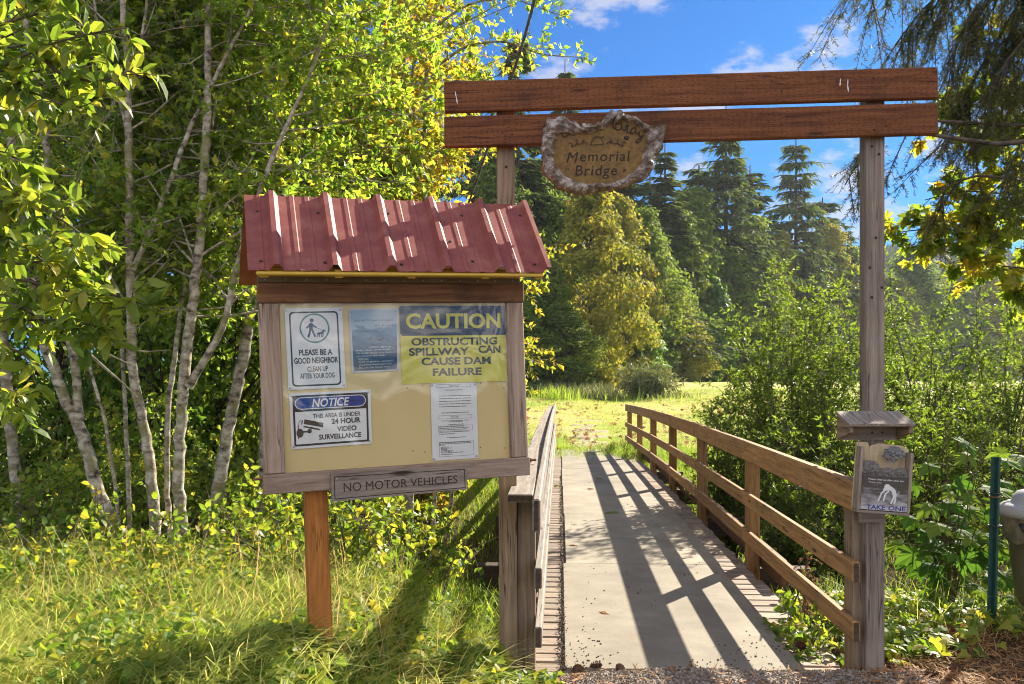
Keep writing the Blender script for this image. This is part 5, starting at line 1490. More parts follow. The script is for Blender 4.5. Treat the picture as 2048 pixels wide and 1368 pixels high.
def blob_tree(name, label, base, H, crown, n_clump, n_leaf, size, leaf, seed, group=None, clump_r=.16, bark='dark_bark', trunk_r=.02, tpl=LEAF5, cat="tree", tone=None, z0=.12):
    """broadleaf tree seen from afar: limbs run out to leaf clumps spread through the crown; crown = (rx, ry) half widths"""
    rng = np.random.default_rng(seed); root = thing(name, label, cat, tuple(base), group)
    tb, lf = MB(), MB()
    q = np.linspace(0, 1, 9)[:, None]
    tr = np.array([0, 0, H * .93]) * q + rng.normal(0, .012 * H, (9, 3)) * q
    tubes(tb, spline(tr, 16)[None], np.linspace(trunk_r * H, trunk_r * H * .2, 16)[None], 7)
    u = rng.uniform(0, 1, n_clump); zf = z0 + (1 - z0) * u
    prof = np.clip(np.sin(np.pi * np.clip((zf - z0) / (1.04 - z0), 0, 1) ** .62), .12, 1)
    az = rng.uniform(0, 2 * np.pi, n_clump); rad = prof * np.sqrt(rng.uniform(.12, 1, n_clump)) * (1 + .22 * np.sin(3 * az + seed))
    C = np.stack([crown[0] * rad * np.cos(az), crown[1] * rad * np.sin(az), zf * H], 1)
    st = np.stack([0 * C[:, 0], 0 * C[:, 0], np.clip(C[:, 2] - .28 * H * rad, .06 * H, None)], 1)
    tubes(tb, np.stack([st, .5 * (st + C) + rng.normal(0, .01 * H, C.shape), C], 1), np.stack([np.full(n_clump, trunk_r * H * .25), np.full(n_clump, trunk_r * H * .14), np.full(n_clump, trunk_r * H * .05)], 1), 4)
    cr = clump_r * H * rng.uniform(.55, 1.2, n_clump)
    o = rdir(n_clump * n_leaf, rng) * (rng.uniform(.15, 1, (n_clump * n_leaf, 1)) ** .6)
    o[:, 2] *= .62
    pos = np.repeat(C, n_leaf, 0) + o * np.repeat(cr, n_leaf)[:, None]
    out = nrm(o + np.repeat(nrm(C - [0, 0, .45 * H]), n_leaf, 0) * .4)
    ld = nrm(np.cross(out, rdir(len(pos), rng)) + out * .3 + [0, 0, -.35])
    nn_ = out + [0, 0, .5] + rng.normal(0, .45, pos.shape)
    tn = np.repeat(rng.uniform(0, 1, n_clump) if tone is None else np.clip(tone + rng.normal(0, .15, n_clump), 0, 1), n_leaf)
    scatter(lf, tpl, pos, ld, nn_, size * rng.uniform(.6, 1.2, len(pos)), np.clip(tn * .65 + rng.uniform(0, .4, len(pos)), 0, 1), 0, 1.05)
    tb.build("trunk", M[bark], root, smooth=True); lf.build("crown", LEAF[leaf], root)
    return root


def dup(root, loc, rz, s, label):
    r = root.copy(); COL.objects.link(r); r.location = loc; r.rotation_euler = (0, 0, rz); r.scale = s if isinstance(s, tuple) else (s, s, s); r['label'] = label
    for ch in root.children:
        c = ch.copy(); COL.objects.link(c); c.parent = r
    return r


def gpt(px, d, dz=0.0):
    x = (px - CX) / F * d
    return np.array([x, d, float(ground_z(x, d)) + dz])


# dense backing trees on the left
G_B = "broadleaf trees filling the wood at the left"
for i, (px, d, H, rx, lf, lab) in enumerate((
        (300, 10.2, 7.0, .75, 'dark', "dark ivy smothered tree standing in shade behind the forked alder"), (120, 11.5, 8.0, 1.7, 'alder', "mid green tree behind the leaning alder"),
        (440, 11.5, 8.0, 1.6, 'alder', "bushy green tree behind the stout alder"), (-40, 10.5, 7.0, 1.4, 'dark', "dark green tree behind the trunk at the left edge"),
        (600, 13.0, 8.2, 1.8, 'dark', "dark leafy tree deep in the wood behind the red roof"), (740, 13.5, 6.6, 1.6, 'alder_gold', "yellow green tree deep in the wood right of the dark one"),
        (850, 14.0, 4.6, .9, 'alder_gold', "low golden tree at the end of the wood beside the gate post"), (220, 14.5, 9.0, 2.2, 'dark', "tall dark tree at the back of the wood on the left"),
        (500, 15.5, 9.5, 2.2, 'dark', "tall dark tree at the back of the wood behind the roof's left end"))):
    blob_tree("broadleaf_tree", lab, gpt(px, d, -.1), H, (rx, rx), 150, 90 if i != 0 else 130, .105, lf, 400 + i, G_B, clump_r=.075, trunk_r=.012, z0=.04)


# undergrowth on the left: brambles and young shrubs
def bush(name, label, px, d, h, r, leaf, seed, n_st=10, size=.062, tpl=LEAF8, n_leaf=8, tw=11, tl=.22, bark='shrub_bark', group=None, wid=1.0, top=None, lean=(0, 0, 0), cat="shrub", droop=.2, z=None):
    rng = np.random.default_rng(seed); b = gpt(px, d) if z is None else np.array([(px - CX) / F * d, d, z])
    tr = []
    for k in range(n_st):
        a = rng.uniform(0, 2 * np.pi); rr = r * math.sqrt(rng.uniform(.02, 1)); hh = h * rng.uniform(.45, 1.0) * math.sqrt(1 - .75 * (rr / r) ** 2)
        e = b + np.array([rr * math.cos(a), rr * math.sin(a), hh]) + np.array(lean) * hh
        q = np.linspace(0, 1, 6)[:, None]
        tr.append((b + rng.uniform(-.08, .08, 3) * [1, 1, 0] + (e - b) * np.c_[q ** 1.25, q ** 1.25, q ** .8] + rng.normal(0, .03 * h, (6, 3)) * q, .004 + .006 * h / 2, .002))
    return make_tree(name, label, cat, [(tr[0][0], tr[0][1], tr[0][2])], tr[1:], tw, tl, n_leaf, size, leaf, bark, tpl, seed, group, droop, wid, twig_start=.15, twig_up=.02, base=b, crown_name="foliage", trunk_name="stem")


rngU = np.random.default_rng(55)
G_U = "shrubs and brambles on the left bank"
ug = [(90, 5.3, .5, .45, 'bramble', "low leafy bramble at the far left in front of the fallen branch"), (200, 5.6, .72, .45, 'bramble', "dark leaved bramble beneath the leaning alder"), (330, 5.5, .6, .5, 'bramble', "bramble bush over the feet of the pale alders"),
      (430, 5.9, .85, .5, 'bramble', "bramble bush left of the orange post, tallest of its row"), (545, 5.2, .5, .45, 'bramble', "bramble bush touching the orange post from the left"), (705, 5.2, .62, .40, 'bramble', "bright bramble just right of the orange post"),
      (790, 5.6, .74, .44, 'bramble', "broad leaved bramble under the hanging plank sign"), (880, 6.2, .7, .42, 'bramble', "bramble under the right part of the notice board"), (640, 6.3, .85, .5, 'bramble', "bramble behind the orange post"),
      (480, 6.9, 1.15, .6, 'willow', "taller willow shrub behind the brambles left of the notice board"), (40, 6.6, .9, .6, 'bramble', "shrub at the left edge behind the fallen branch"), (390, 7.8, 1.5, .8, 'willow', "shrub between the alder trunks"),
      (240, 8.0, 1.5, .9, 'willow', "shrub in the shade behind the alder clump"), (90, 8.8, 1.6, .9, 'willow', "wide shrub behind the leaning alder"), (500, 8.6, 2.2, .9, 'willow', "tall sunlit shrub at the notice board's left edge"),
      (760, 6.9, .95, .5, 'bramble', "bramble on the bank behind the hanging plank sign"), (830, 7.4, 1.1, .5, 'willow', "shrub on the bank behind the bramble at the board's right corner"), (700, 7.6, 1.3, .6, 'willow', "leafy shrub on the bank behind the orange post"),
      (300, 9.2, 2.6, 1.0, 'alder', "tall leafy shrub deep behind the alder clump"), (165, 7.2, 1.0, .6, 'alder', "small leafy shrub just behind the leaning alder's foot")]
for i, (px, d, h, r, lf, lab) in enumerate(ug):
    br = lf == 'bramble'
    bush("bramble" if br else "shrub", lab, px, d, h, r, lf, 500 + i, n_st=9 if br else 15, size=.058 if br else .07, group=G_U, wid=1.2 if br else .9, tw=11 if br else 15, tl=.22, n_leaf=6 if br else 8, lean=(rngU.uniform(-.3, .3), rngU.uniform(-.4, .1), 0))

# near willow whose branches enter at the left
wil = [[(-200, 330), (-60, 170), (69, 99), (160, 70), (256, 55)], [(69, 99), (120, 150), (190, 165), (240, 150)], [(-150, 250), (-20, 190), (60, 180), (120, 210), (165, 215)], [(-160, 140), (-30, 60), (60, 30), (130, 20)],
       [(-120, 430), (0, 400), (70, 410), (140, 450), (200, 500)], [(-120, 470), (0, 470), (60, 500), (130, 560)], [(-140, 560), (-30, 560), (60, 560), (160, 590), (235, 590)], [(-130, 650), (0, 640), (80, 640), (150, 640), (210, 660)],
       [(-140, 420), (-40, 380), (20, 370), (75, 390)], [(-140, 620), (-30, 600), (40, 610), (90, 640)], [(-130, 700), (-20, 690), (40, 700), (80, 740)], [(-140, 520), (-40, 510), (30, 530), (100, 520), (160, 480)], [(-150, 180), (-60, 110), (0, 80), (40, 60)],
       [(-140, 120), (-40, 130), (30, 150), (80, 140)], [(-150, 300), (-60, 290), (0, 300), (40, 320)], [(60, 560), (130, 600), (200, 610), (270, 600)], [(-140, 780), (-40, 760), (10, 780), (40, 820)]]
wb = gpt(-330, 4.0)
make_tree("willow_tree", "near willow reaching into the picture from the left with long glossy leaves", "tree", [([wb, wb + [0, 0, 1.5], P(-260, 500, 4.0), P(-220, 200, 4.0), P(-200, -100, 4.0)], .07, .03)],
          [(pxs(w, 3.9, -.03), .011, .003) for w in wil], 19, .17, 7, .098, 'willow', 'shrub_bark', LEAF8, 600, droop=.35, wid=.78, twig_start=.3, up=.8, twig_up=.1)
# twiggy dead branches below it
mb = MB(); b0 = P(60, 640, 4.2)
for w in ([(60, 640), (150, 670), (210, 705), (262, 730)], [(160, 665), (230, 690), (290, 705), (340, 700)], [(175, 705), (215, 740), (250, 770), (275, 795)], [(60, 630), (62, 660), (68, 680)]):
    tubes(mb, (spline(pxs(w, 4.25), 16) - b0)[None], np.linspace(.009, .003, 16)[None], 5)
o = mb.build("dead_branch", M['alder_bark'], smooth=True); o.location = b0; tag(o, "bare pale twigs hanging below the willow leaves at the left", "branch")
mb = MB(); b0 = P(-20, 1163, 5.15)
tubes(mb, (spline([P(-40, 1160, 5.1), P(20, 1172, 5.15), P(90, 1190, 5.2), P(160, 1200, 5.25)], 24) - b0)[None], (np.linspace(.022, .012, 24) * (1 + .2 * np.sin(np.arange(24) * 1.7)))[None], 8, cap=True)
o = mb.build("fallen_branch", M['alder_bark'], smooth=True); o.location = b0; tag(o, "pale fallen branch lying in the undergrowth at the lower left", "branch")

# big shrubs behind the right railing
G_S = "willow shrubs behind the right railing"
for i, (px, d, h, r, lab, n, z) in enumerate(((1570, 11.3, 3.95, 1.1, "tall sunlit willow shrub left of the right gate post", 40, -.75), (1455, 10.6, 2.6, .55, "lower yellow green end of the willow thicket nearest the meadow", 18, -.75),
                                              (1690, 10.4, 3.0, .9, "dark willow shrub behind the bag dispenser", 34, -.9), (1840, 11.6, 4.0, 1.1, "tall willow shrub right of the right gate post", 40, -.8),
                                              (2010, 11.2, 3.9, 1.0, "willow shrub at the right edge behind the rubbish bin", 36, -.8), (1600, 8.9, 2.0, .6, "shaded willow shrub low behind the right railing", 22, -.7),
                                              (1880, 8.8, 2.2, .8, "shaded willow shrub behind the maple leaves", 26, -.5))):
    bush("willow_shrub", lab, px, d, h, r, 'shrub', 650 + i, n_st=int(n * 1.25), size=.07, tpl=LEAF5, n_leaf=11, tw=19, tl=.34, group=G_S, wid=.62, z=z)


# maple seedlings with big leaves at the right
def maple(name, label, stems, seed, size, n_per, group=None):
    rng = np.random.default_rng(seed); base = np.array(stems[0][0]); root = thing(name, label, "sapling", tuple(base), group)
    tb, lf = MB(), MB()
    for s in stems:
        c = spline(s, 18) - base; tubes(tb, c[None], np.linspace(.008, .003, 18)[None], 5)
        for k in range(n_per):
            f = .25 + .75 * (k + rng.uniform(0, .6)) / n_per; i = min(int(f * 17), 17)
            for sd in (-1, 1):
                dr = nrm(np.array([sd * rng.uniform(.3, 1), rng.uniform(-.9, .3), rng.uniform(-.1, .6)])); l = rng.uniform(.08, .2)
                e = c[i] + dr * l; tubes(tb, np.stack([c[i], c[i] + dr * l * .5 + [0, 0, .01], e])[None], np.array([[.0022, .0018, .0015]]), 4)
                scatter(lf, MAPLE, e[None], (dr * [1, 1, .3] + [0, 0, -.35])[None], (np.array([-.1, -.6, .85]) + rng.normal(0, .3, 3))[None], size * rng.uniform(.6, 1.15), rng.uniform(), 0, rng.uniform(.85, 1.05))
    tb.build("stem", M['shrub_bark'], root, smooth=True); lf.build("foliage", LEAF['maple'], root)


def stem_to(px, py, d, bx, bd, rng):
    b = gpt(bx, bd); e = P(px, py, d); m = .5 * (b + e) + [0, 0, .15 * abs(e[2] - b[2])]
    return [b, m, e]


rg = np.random.default_rng(71)
maple("maple_sapling", "young bigleaf maple with the largest leaves, between the dispenser and the green stake", [stem_to(x, y, d, 1900, 6.3, rg) for x, y, d in ((1890, 835, 6.1), (1850, 900, 5.9), (1940, 880, 6.0), (1980, 830, 6.2), (1880, 960, 5.8), (1950, 960, 5.8), (1900, 1010, 5.7), (1960, 1040, 5.7), (1860, 1020, 5.9), (1820, 990, 6.0), (1920, 1090, 5.7), (1850, 1080, 5.8))], 72, .165, 3)
maple("maple_sapling", "bigleaf maple shoots rising behind the rubbish bin", [stem_to(x, y, d, 2050, 6.6, rg) for x, y, d in ((2040, 830, 6.5), (2000, 900, 6.4), (2050, 900, 6.2), (2010, 960, 6.3), (2090, 850, 6.5), (2040, 1000, 6.2), (2020, 1080, 6.2))], 73, .16, 3)
# elder-like red stem in the gap of the right railing
bush("bramble", "thin red stemmed bramble with a few big leaves between the lower right rails", 1590, 5.9, .75, .28, 'bramble', 690, n_st=5, size=.075, tw=5, n_leaf=5, tl=.16, wid=1.2, z=-.25)
bush("bramble", "bramble at the foot of the right gate posts beside the planks", 1640, 5.15, .38, .25, 'bramble', 691, n_st=9, size=.06, tw=12, n_leaf=7, tl=.15, wid=1.2, z=-.12)
bush("dock_plant", "upright plant with rusty seed heads between the right rails", 1612, 5.7, .75, .1, 'litter', 692, n_st=4, size=.012, tw=50, n_leaf=14, tl=.06, wid=.9, z=-.1, cat="plant")

# maple crown and hanging hemlock at the upper right
tb = gpt(2460, 7.2)
mlimb = [[(2330, 420), (2200, 330), (2050, 270), (1930, 250), (1870, 240)], [(2330, 480), (2180, 430), (2040, 390), (1920, 380), (1850, 400)], [(2330, 560), (2200, 520), (2060, 480), (1930, 450), (1830, 460), (1795, 465)],
         [(2330, 600), (2200, 570), (2080, 540), (1980, 530), (1880, 500)], [(2330, 350), (2200, 240), (2090, 180), (1990, 190), (1900, 210)], [(2330, 300), (2200, 170), (2100, 100), (2010, 60)], [(2330, 520), (2150, 370), (2030, 330), (1940, 310)],
         [(2330, 640), (2220, 620), (2120, 600), (2040, 580)], [(2330, 450), (2230, 420), (2120, 450), (2030, 440), (1960, 430)]]
make_tree("maple_tree", "bigleaf maple whose sunlit boughs hang in at the right edge", "tree", [([tb, tb + [0, 0, 2], P(2420, 480, 7.2), P(2400, 200, 7.2), P(2390, -50, 7.2)], .1, .05)],
          [(pxs(w, 7.1, -.04), .014, .004) for w in mlimb], 22, .3, 10, .09, 'maple_tree', 'dark_bark', MAPLE, 700, droop=.45, twig_start=.25, up=.7)


def hemlock():
    rng = np.random.default_rng(720); b = gpt(2330, 7.2); root = thing("hemlock_tree", "dark hemlock hanging its needle branches in from the top right corner", "tree", tuple(b))
    tb, lf = MB(), MB()
    tubes(tb, np.linspace([0, 0, 0], [0.2, 0, 9.5], 14)[None], np.linspace(.2, .08, 14)[None], 10)
    limbs = [[(2300, -260), (2050, -160), (1850, -110), (1770, -60), (1740, 0)], [(2300, -180), (2100, -110), (1950, -60), (1850, 10), (1790, 90)], [(2300, -200), (2150, -120), (2000, -40), (1930, 40), (1900, 140)],
             [(2300, -100), (2180, -30), (2080, 40), (2000, 140), (1960, 250)],  [(2300, -260), (2120, -180), (1960, -120), (1900, -40), (1880, 60)],
             [(2300, -160), (2140, -90), (2040, 0), (1990, 90)], [(2300, -60), (2200, -20), (2120, 60), (2060, 150)], [(2300, -280), (2000, -220), (1800, -150), (1730, -70)],
             [(2300, 0), (2150, 30), (2030, 60), (1960, 130), (1925, 230)], [(2300, -220), (2160, -130), (2060, -60), (1960, 20), (1935, 110)]]
    low = [[(2200, 260), (2000, 290), (1870, 270), (1780, 260), (1735, 290), (1690, 370)], 
           [(2200, 330), (2050, 360), (1950, 350), (1880, 380)], [(2200, 250), (2000, 250), (1850, 240), (1770, 250), (1720, 300)]]
    A, D, S = [], [], []
    for k, w in enumerate(limbs + low):
        d = (6.4 if k < len(limbs) else 6.0) + .25 * math.sin(k * 1.7)
        c = spline(pxs(w, d), 26) - b; tubes(tb, c[None], np.linspace(.022, .004, 26)[None], 6)
        n1 = 30 if k < len(limbs) else 13
        t = rng.uniform(.25, 1, n1) * 25; i = np.clip(t.astype(int), 0, 24); f = (t - i)[:, None]
        p0 = c[i] * (1 - f) + c[i + 1] * f; tg = nrm(c[i + 1] - c[i])
        dr = nrm(tg * .4 + rdir(n1, rng) * [.5, .5, .25] + [0, 0, -.75]); ln = rng.uniform(.25, .75, n1)[:, None] * (1 if k < len(limbs) else .65)
        q = np.linspace(0, 1, 6)[None, :, None]
        br = p0[:, None] + dr[:, None] * ln[:, None] * q + np.array([0, 0, -.12]) * q ** 2 * ln[:, None]
        tubes(tb, br, np.broadcast_to(np.linspace(.005, .0015, 6), (n1, 6)), 4)
        # side shoots
        for j in range(n1):
            ns = int(9 + ln[j, 0] * 14); tt = rng.uniform(.08, 1, ns); a = br[j, 0] + (br[j, -1] - br[j, 0]) * tt[:, None]
            sd = nrm(dr[j] * .55 + rdir(ns, rng) * [.8, .8, .3] + [0, 0, -.25]); sl = rng.uniform(.05, .17, ns)
            A.append(a); D.append(sd); S.append(sl)
        A.append(br[:, 0]); D.append(dr); S.append(ln[:, 0])
    A = np.concatenate(A); D = np.concatenate(D); S = np.concatenate(S)
    tubes(tb, np.stack([A, A + D * S[:, None] * .5, A + D * S[:, None]], 1), np.broadcast_to(np.array([.0018, .0014, .001]), (len(A), 3)), 3)
    nn_ = np.maximum(8, (S * 150).astype(int)); idx = np.repeat(np.arange(len(A)), nn_)
    t = rng.uniform(0, 1.02, len(idx))[:, None]; pos = A[idx] + D[idx] * S[idx][:, None] * t
    sd = nrm(np.cross(D[idx], rdir(len(idx), rng)))
    scatter(lf, (np.array([[-.5, 0, 0], [.5, 0, 0], [.3, 1, 0], [-.3, 1, 0]]), np.array([[0, 1, 2, 3]])), pos, sd + D[idx] * .55, rdir(len(idx), rng), rng.uniform(.015, .025, len(idx)), rng.uniform(0, 1, len(idx)), 0, .2)
    tb.build("trunk", M['dark_bark'], root, smooth=True); lf.build("foliage", LEAF['needle'], root)


hemlock()


# ------------------------------------------------------------------ forest across the meadow
def conifer(name, label, base, H, R, seed, group=None, levels=30, per=8, leaf='fir', droop=.25, hang=.5):
    rng = np.random.default_rng(seed); root = thing(name, label, "tree", tuple(base), group); tb, lf = MB(), MB()
    tubes(tb, np.linspace([0, 0, 0], [0, 0, H], 12)[None], np.linspace(.016 * H, .002 * H, 12)[None], 7)
    A, D, LN = [], [], []
    for k in range(levels):
        zf = .05 + .93 * (k + rng.uniform(-.9, .9)) / levels; L = R * (1.02 - zf) ** .8 * rng.uniform(.55, 1.2) + .012 * H
        for j in range(per):
            az = rng.uniform(0, 2 * np.pi); A.append((0, 0, zf * H)); D.append((math.cos(az), math.sin(az), .18 - droop * (1 - zf) + rng.uniform(-.1, .1))); LN.append(L * rng.uniform(.4, 1.2) * (1 + .25 * math.sin(az * 2 + zf * 9 + seed)))
    A = np.array(A); D = nrm(np.array(D)); LN = np.array(LN); q = np.linspace(0, 1, 5)[None, :, None]
    br = A[:, None] + D[:, None] * LN[:, None, None] * q + np.array([0, 0, -.18]) * LN[:, None, None] * q ** 2
    tubes(tb, br, np.linspace(.0035 * H, .0008 * H, 5)[None] * np.ones((len(A), 1)), 4)
    n = np.maximum(7, (LN / R * 36).astype(int)); idx = np.repeat(np.arange(len(A)), n)
    t = rng.uniform(.12, 1.0, len(idx)) ** .8; pos = A[idx] + D[idx] * (LN[idx] * t)[:, None] + np.array([0, 0, -.18]) * (LN[idx] * t ** 2)[:, None]
    side = nrm(np.cross(D[idx], [0, 0, 1])) * rng.choice([-1, 1], len(idx))[:, None]
    d2 = nrm(D[idx] * .7 + side * rng.uniform(.2, 1, (len(idx), 1)) + np.array([0, 0, -hang]) * rng.uniform(.2, 1.2, (len(idx), 1)))
    s = .040 * H * rng.uniform(.4, 1.25, len(idx)) * (1.25 - .5 * t)
    scatter(lf, LEAF5, pos, d2, rng.normal(0, .4, pos.shape) + [0, 0, 1], s, rng.uniform(0, 1, len(idx)), 0, .55)
    tb.build("trunk", M['dark_bark'], root, smooth=True); lf.build("foliage", LEAF[leaf], root)
    return root


def top_at(py, d, base): return CAMZ + (HY - py) / F * d - base[2]


G_F = "firs across the meadow"; G_M = "broadleaf trees across the meadow"
def far_d(px, d): return d if px < 1180 else d + (px - 1180) * .105


firs = [(1035, 52, 60, 3.9, "wide dark fir top showing above the gateway's left end"), (1130, 62, 120, 3.0, "slim fir tip showing above the upper board right of the left post"), (1330, 56, 285, 3.2, "fir just right of the carved plaque"),
        (1452, 55, 212, 5.4, "large drooping fir under the middle of the gateway boards"), (1592, 60, 268, 5.2, "second large fir, left of the right gate post"), (1262, 60, 300, 3.4, "dark fir below the carved plaque"), (945, 58, 130, 3.6, "fir half hidden behind the golden alder leaves"),
        (1540, 68, 420, 3.2, "shorter fir between the two large firs"), (1690, 78, 455, 2.6, "small distant fir touching the right gate post"), (1180, 66, 205, 3.0, "fir tip in the gap between the two gateway boards"), (1398, 64, 330, 3.8, "fir left of the large drooping fir"),
        (1500, 64, 330, 4.0, "fir filling the gap between the two large firs"), (1645, 70, 395, 3.6, "fir between the second large fir and the right gate post"), (1300, 66, 350, 3.8, "dark fir right of the plaque, behind its neighbours"), (1225, 62, 340, 3.8, "dark fir under the plaque's left half"), (1090, 60, 250, 3.8, "fir left of the plaque below the lower board")]
f0 = f1 = None
for i, (px, d, py, r, lab) in enumerate(firs):
    r = r * far_d(px, d) / d; d = far_d(px, d); b = gpt(px, d); H = top_at(py, d, b)
    if i in (0, 3, 4): 
        o = conifer("fir_tree", lab, b, H, r, 800 + i, G_F, levels=40, per=12, droop=.4 if i else .25, hang=.8 if i else .4)
        if i == 0: f0 = (o, H)
        elif i == 3: f1 = (o, H)
    else:
        src, Hs = (f0 if (i % 2 and f0) or f1 is None else f1)
        dup(src, tuple(b), i * 1.3, (r / 4.0, r / 4.0, H / Hs), lab)
blo = [(1180, 46, 372, 2.5, 'far_gold', "golden maple with the brightest crown across the meadow", .42), (1000, 50, 300, 2.4, 'far_green', "green maple behind the left gate post", .6), (1090, 44, 520, 1.8, 'far_green', "rounded green tree beside the notice board's right edge", .4),
       (1310, 52, 470, 1.9, 'far_green', "green tree below and right of the plaque", .3), (1385, 57, 385, 2.2, 'far_green', "pale green tree beneath the gateway, left of the large fir", .8), (1500, 56, 440, 2.0, 'far_green', "yellowish green tree in front of the large drooping fir", .9),
       (1562, 60, 470, 1.5, 'far_gold', "small yellowing tree beside the second large fir", .8), (1660, 64, 455, 2.2, 'far_gold', "golden tree left of the right gate post", .6), (1240, 47, 560, 1.7, 'far_gold', "olive gold shrubby tree at the foot of the golden maple", .35), (1340, 48, 590, 1.8, 'far_gold', "olive low tree at the wood's edge", .1),
       (1420, 50, 560, 1.8, 'dark', "dark low tree under the large drooping fir", .4), (1480, 54, 600, 1.8, 'far_green', "low green tree right of the dark low tree", .2), (1130, 42, 610, 1.5, 'far_green', "low green shrubby tree by the reeds", .5), (930, 46, 420, 2.0, 'far_gold', "gold tree peeping past the alders", .4),
       (1785, 74, 560, 3.0, 'far_gold', "pale golden tree seen right of the right gate post", .5), (1900, 80, 580, 3.2, 'far_green', "hazy green tree behind the right shrubs", .8), (2010, 78, 560, 3.0, 'far_gold', "hazy golden tree at the right edge", .3), (1280, 45, 640, 1.4, 'dark', "dark shrubby tree behind the grey green bush", .3), (1030, 41, 600, 1.6, 'far_green', "green tree hidden behind the notice board's edge", .5),
       (1370, 46, 640, 1.5, 'far_gold', "olive shrubby tree at the wood's foot", .15), (1740, 70, 600, 2.4, 'far_green', "green tree behind the right gate post", .5)]
blo += [(1450, 53, 500, 2.2, 'far_green', "leafy green tree filling the gap under the large drooping fir", .6), (1530, 57, 520, 2.0, 'far_gold', "yellow green tree between the two large firs' feet", .45), (1620, 60, 540, 2.2, 'far_green', "broad green tree under the second large fir", .7),
        (1290, 50, 420, 2.0, 'far_green', "green tree just right of the golden maple", .7), (1350, 55, 430, 2.2, 'far_green', "tall green tree behind the olive low tree", .5), (1240, 52, 400, 2.2, 'far_gold', "yellow green tree behind the golden maple", .3), (1060, 54, 330, 2.6, 'far_green', "tall green tree seen right of the left gate post", .6),
        (1120, 52, 400, 2.2, 'far_green', "green tree left of the golden maple", .8), (1690, 66, 500, 2.4, 'far_green', "green tree at the right gate post's left side", .4), (1830, 76, 500, 3.2, 'far_green', "tall hazy green tree behind the right willow shrubs", .6), (1960, 80, 470, 3.4, 'far_gold', "tall hazy yellow green tree near the right edge", .4)]
protos = {}
for i, (px, d, py, r, lf, lab, tn) in enumerate(blo):
    r = r * far_d(px, d) / d; d = far_d(px, d); b = gpt(px, d, -.15); H = top_at(py, d, b)
    if lf not in protos or i in (1, 4):
        o = blob_tree("broadleaf_tree", lab, b, H, (r, r), 130, 120, .30 * d / 50, lf, 900 + i, G_M, clump_r=.085 if H > 5 else .11, trunk_r=.014, tone=tn if lf != 'far_green' else None, z0=.05)
        protos.setdefault(lf, []).append((o, H, r))
    else:
        src, Hs, rs = protos[lf][i % len(protos[lf])]
        dup(src, tuple(b), i * 2.1, (r / rs, r / rs, H / Hs), lab)
bush("grey_bush", "round grey green bush at the far edge of the meadow", 1285, 40, 1.75, 1.5, 'reed', 960, n_st=60, size=.32, tpl=LEAF5, tw=5, n_leaf=9, tl=.6, wid=.35)


def blades(mb, pos, h, lean, bend, w, rnd, rng, seg=3):
    """curved grass blades"""
    N_ = len(pos); az = rng.uniform(0, 2 * np.pi, N_)
    ld = np.stack([np.cos(az), np.sin(az), 0 * az], 1) if lean is None else nrm(np.stack([np.cos(az), np.sin(az), 0 * az], 1) * .7 + np.asarray(lean))
    ld[:, 2] = 0; sd = nrm(np.cross(ld, [0, 0, 1.]) + rng.normal(0, .4, (N_, 3)) * [1, 1, 0])
    bend = np.broadcast_to(bend, (N_,)); h = np.broadcast_to(h, (N_,)); w = np.broadcast_to(w, (N_,))
    V = []
    for k in range(seg + 1):
        t = k / seg
        c = pos + np.array([0, 0, 1.]) * (h * (t - .5 * bend * t * t))[:, None] + ld * (h * bend * t ** 1.7)[:, None]
        ww = (w * (1 - t) ** .7 + .0008)[:, None]
        V += [c - sd * ww, c + sd * ww]
    V = np.stack(V, 1); n = 2 * (seg + 1); off = np.arange(N_)[:, None, None] * n
    Q = np.array([[2 * k, 2 * k + 1, 2 * k + 3, 2 * k + 2] for k in range(seg)])
    mb.add(V.reshape(-1, 3), (off + Q[None]).reshape(-1, 4), 0, np.repeat(np.clip(rnd, 0, 1), n))


def rnd_ground(n, x0, x1, y0, y1, rng):
    x = rng.uniform(x0, x1, n); y = rng.uniform(y0, y1, n); return x, y


def clumpy(x, y, s=1.0, ph=0.0):
    return .5 + .25 * np.sin(x * 3.1 * s + ph) * np.cos(y * 2.7 * s + ph * 2) + .25 * np.sin(x * 1.3 * s - y * 1.9 * s + ph)


def stuff(name, mb, mat): return tag(mb.build(name, mat), kind='stuff')


rng = np.random.default_rng(40)
# long grass in the left foreground
x, y = rnd_ground(62000, -3.6, -.1, 3.0, 5.4, rng); keep = (x > -.62 * y - .4) & (rng.uniform(0, 1, len(x)) < np.where(x < -1.0, 1.0, .3) * (.35 + .65 * clumpy(x, y, 1.2)))
x, y = x[keep], y[keep]; n = len(x); mb = MB()
blades(mb, on_ground(x, y), rng.uniform(.10, .36, n), (.55, -.3, 0), rng.uniform(.45, 1.3, n), rng.uniform(.0009, .0024, n), np.clip(clumpy(x, y, .8, 2) * .5 + rng.uniform(-.2, .5, n), 0, 1), rng)
stuff("long_grass", mb, LEAF['grass'])
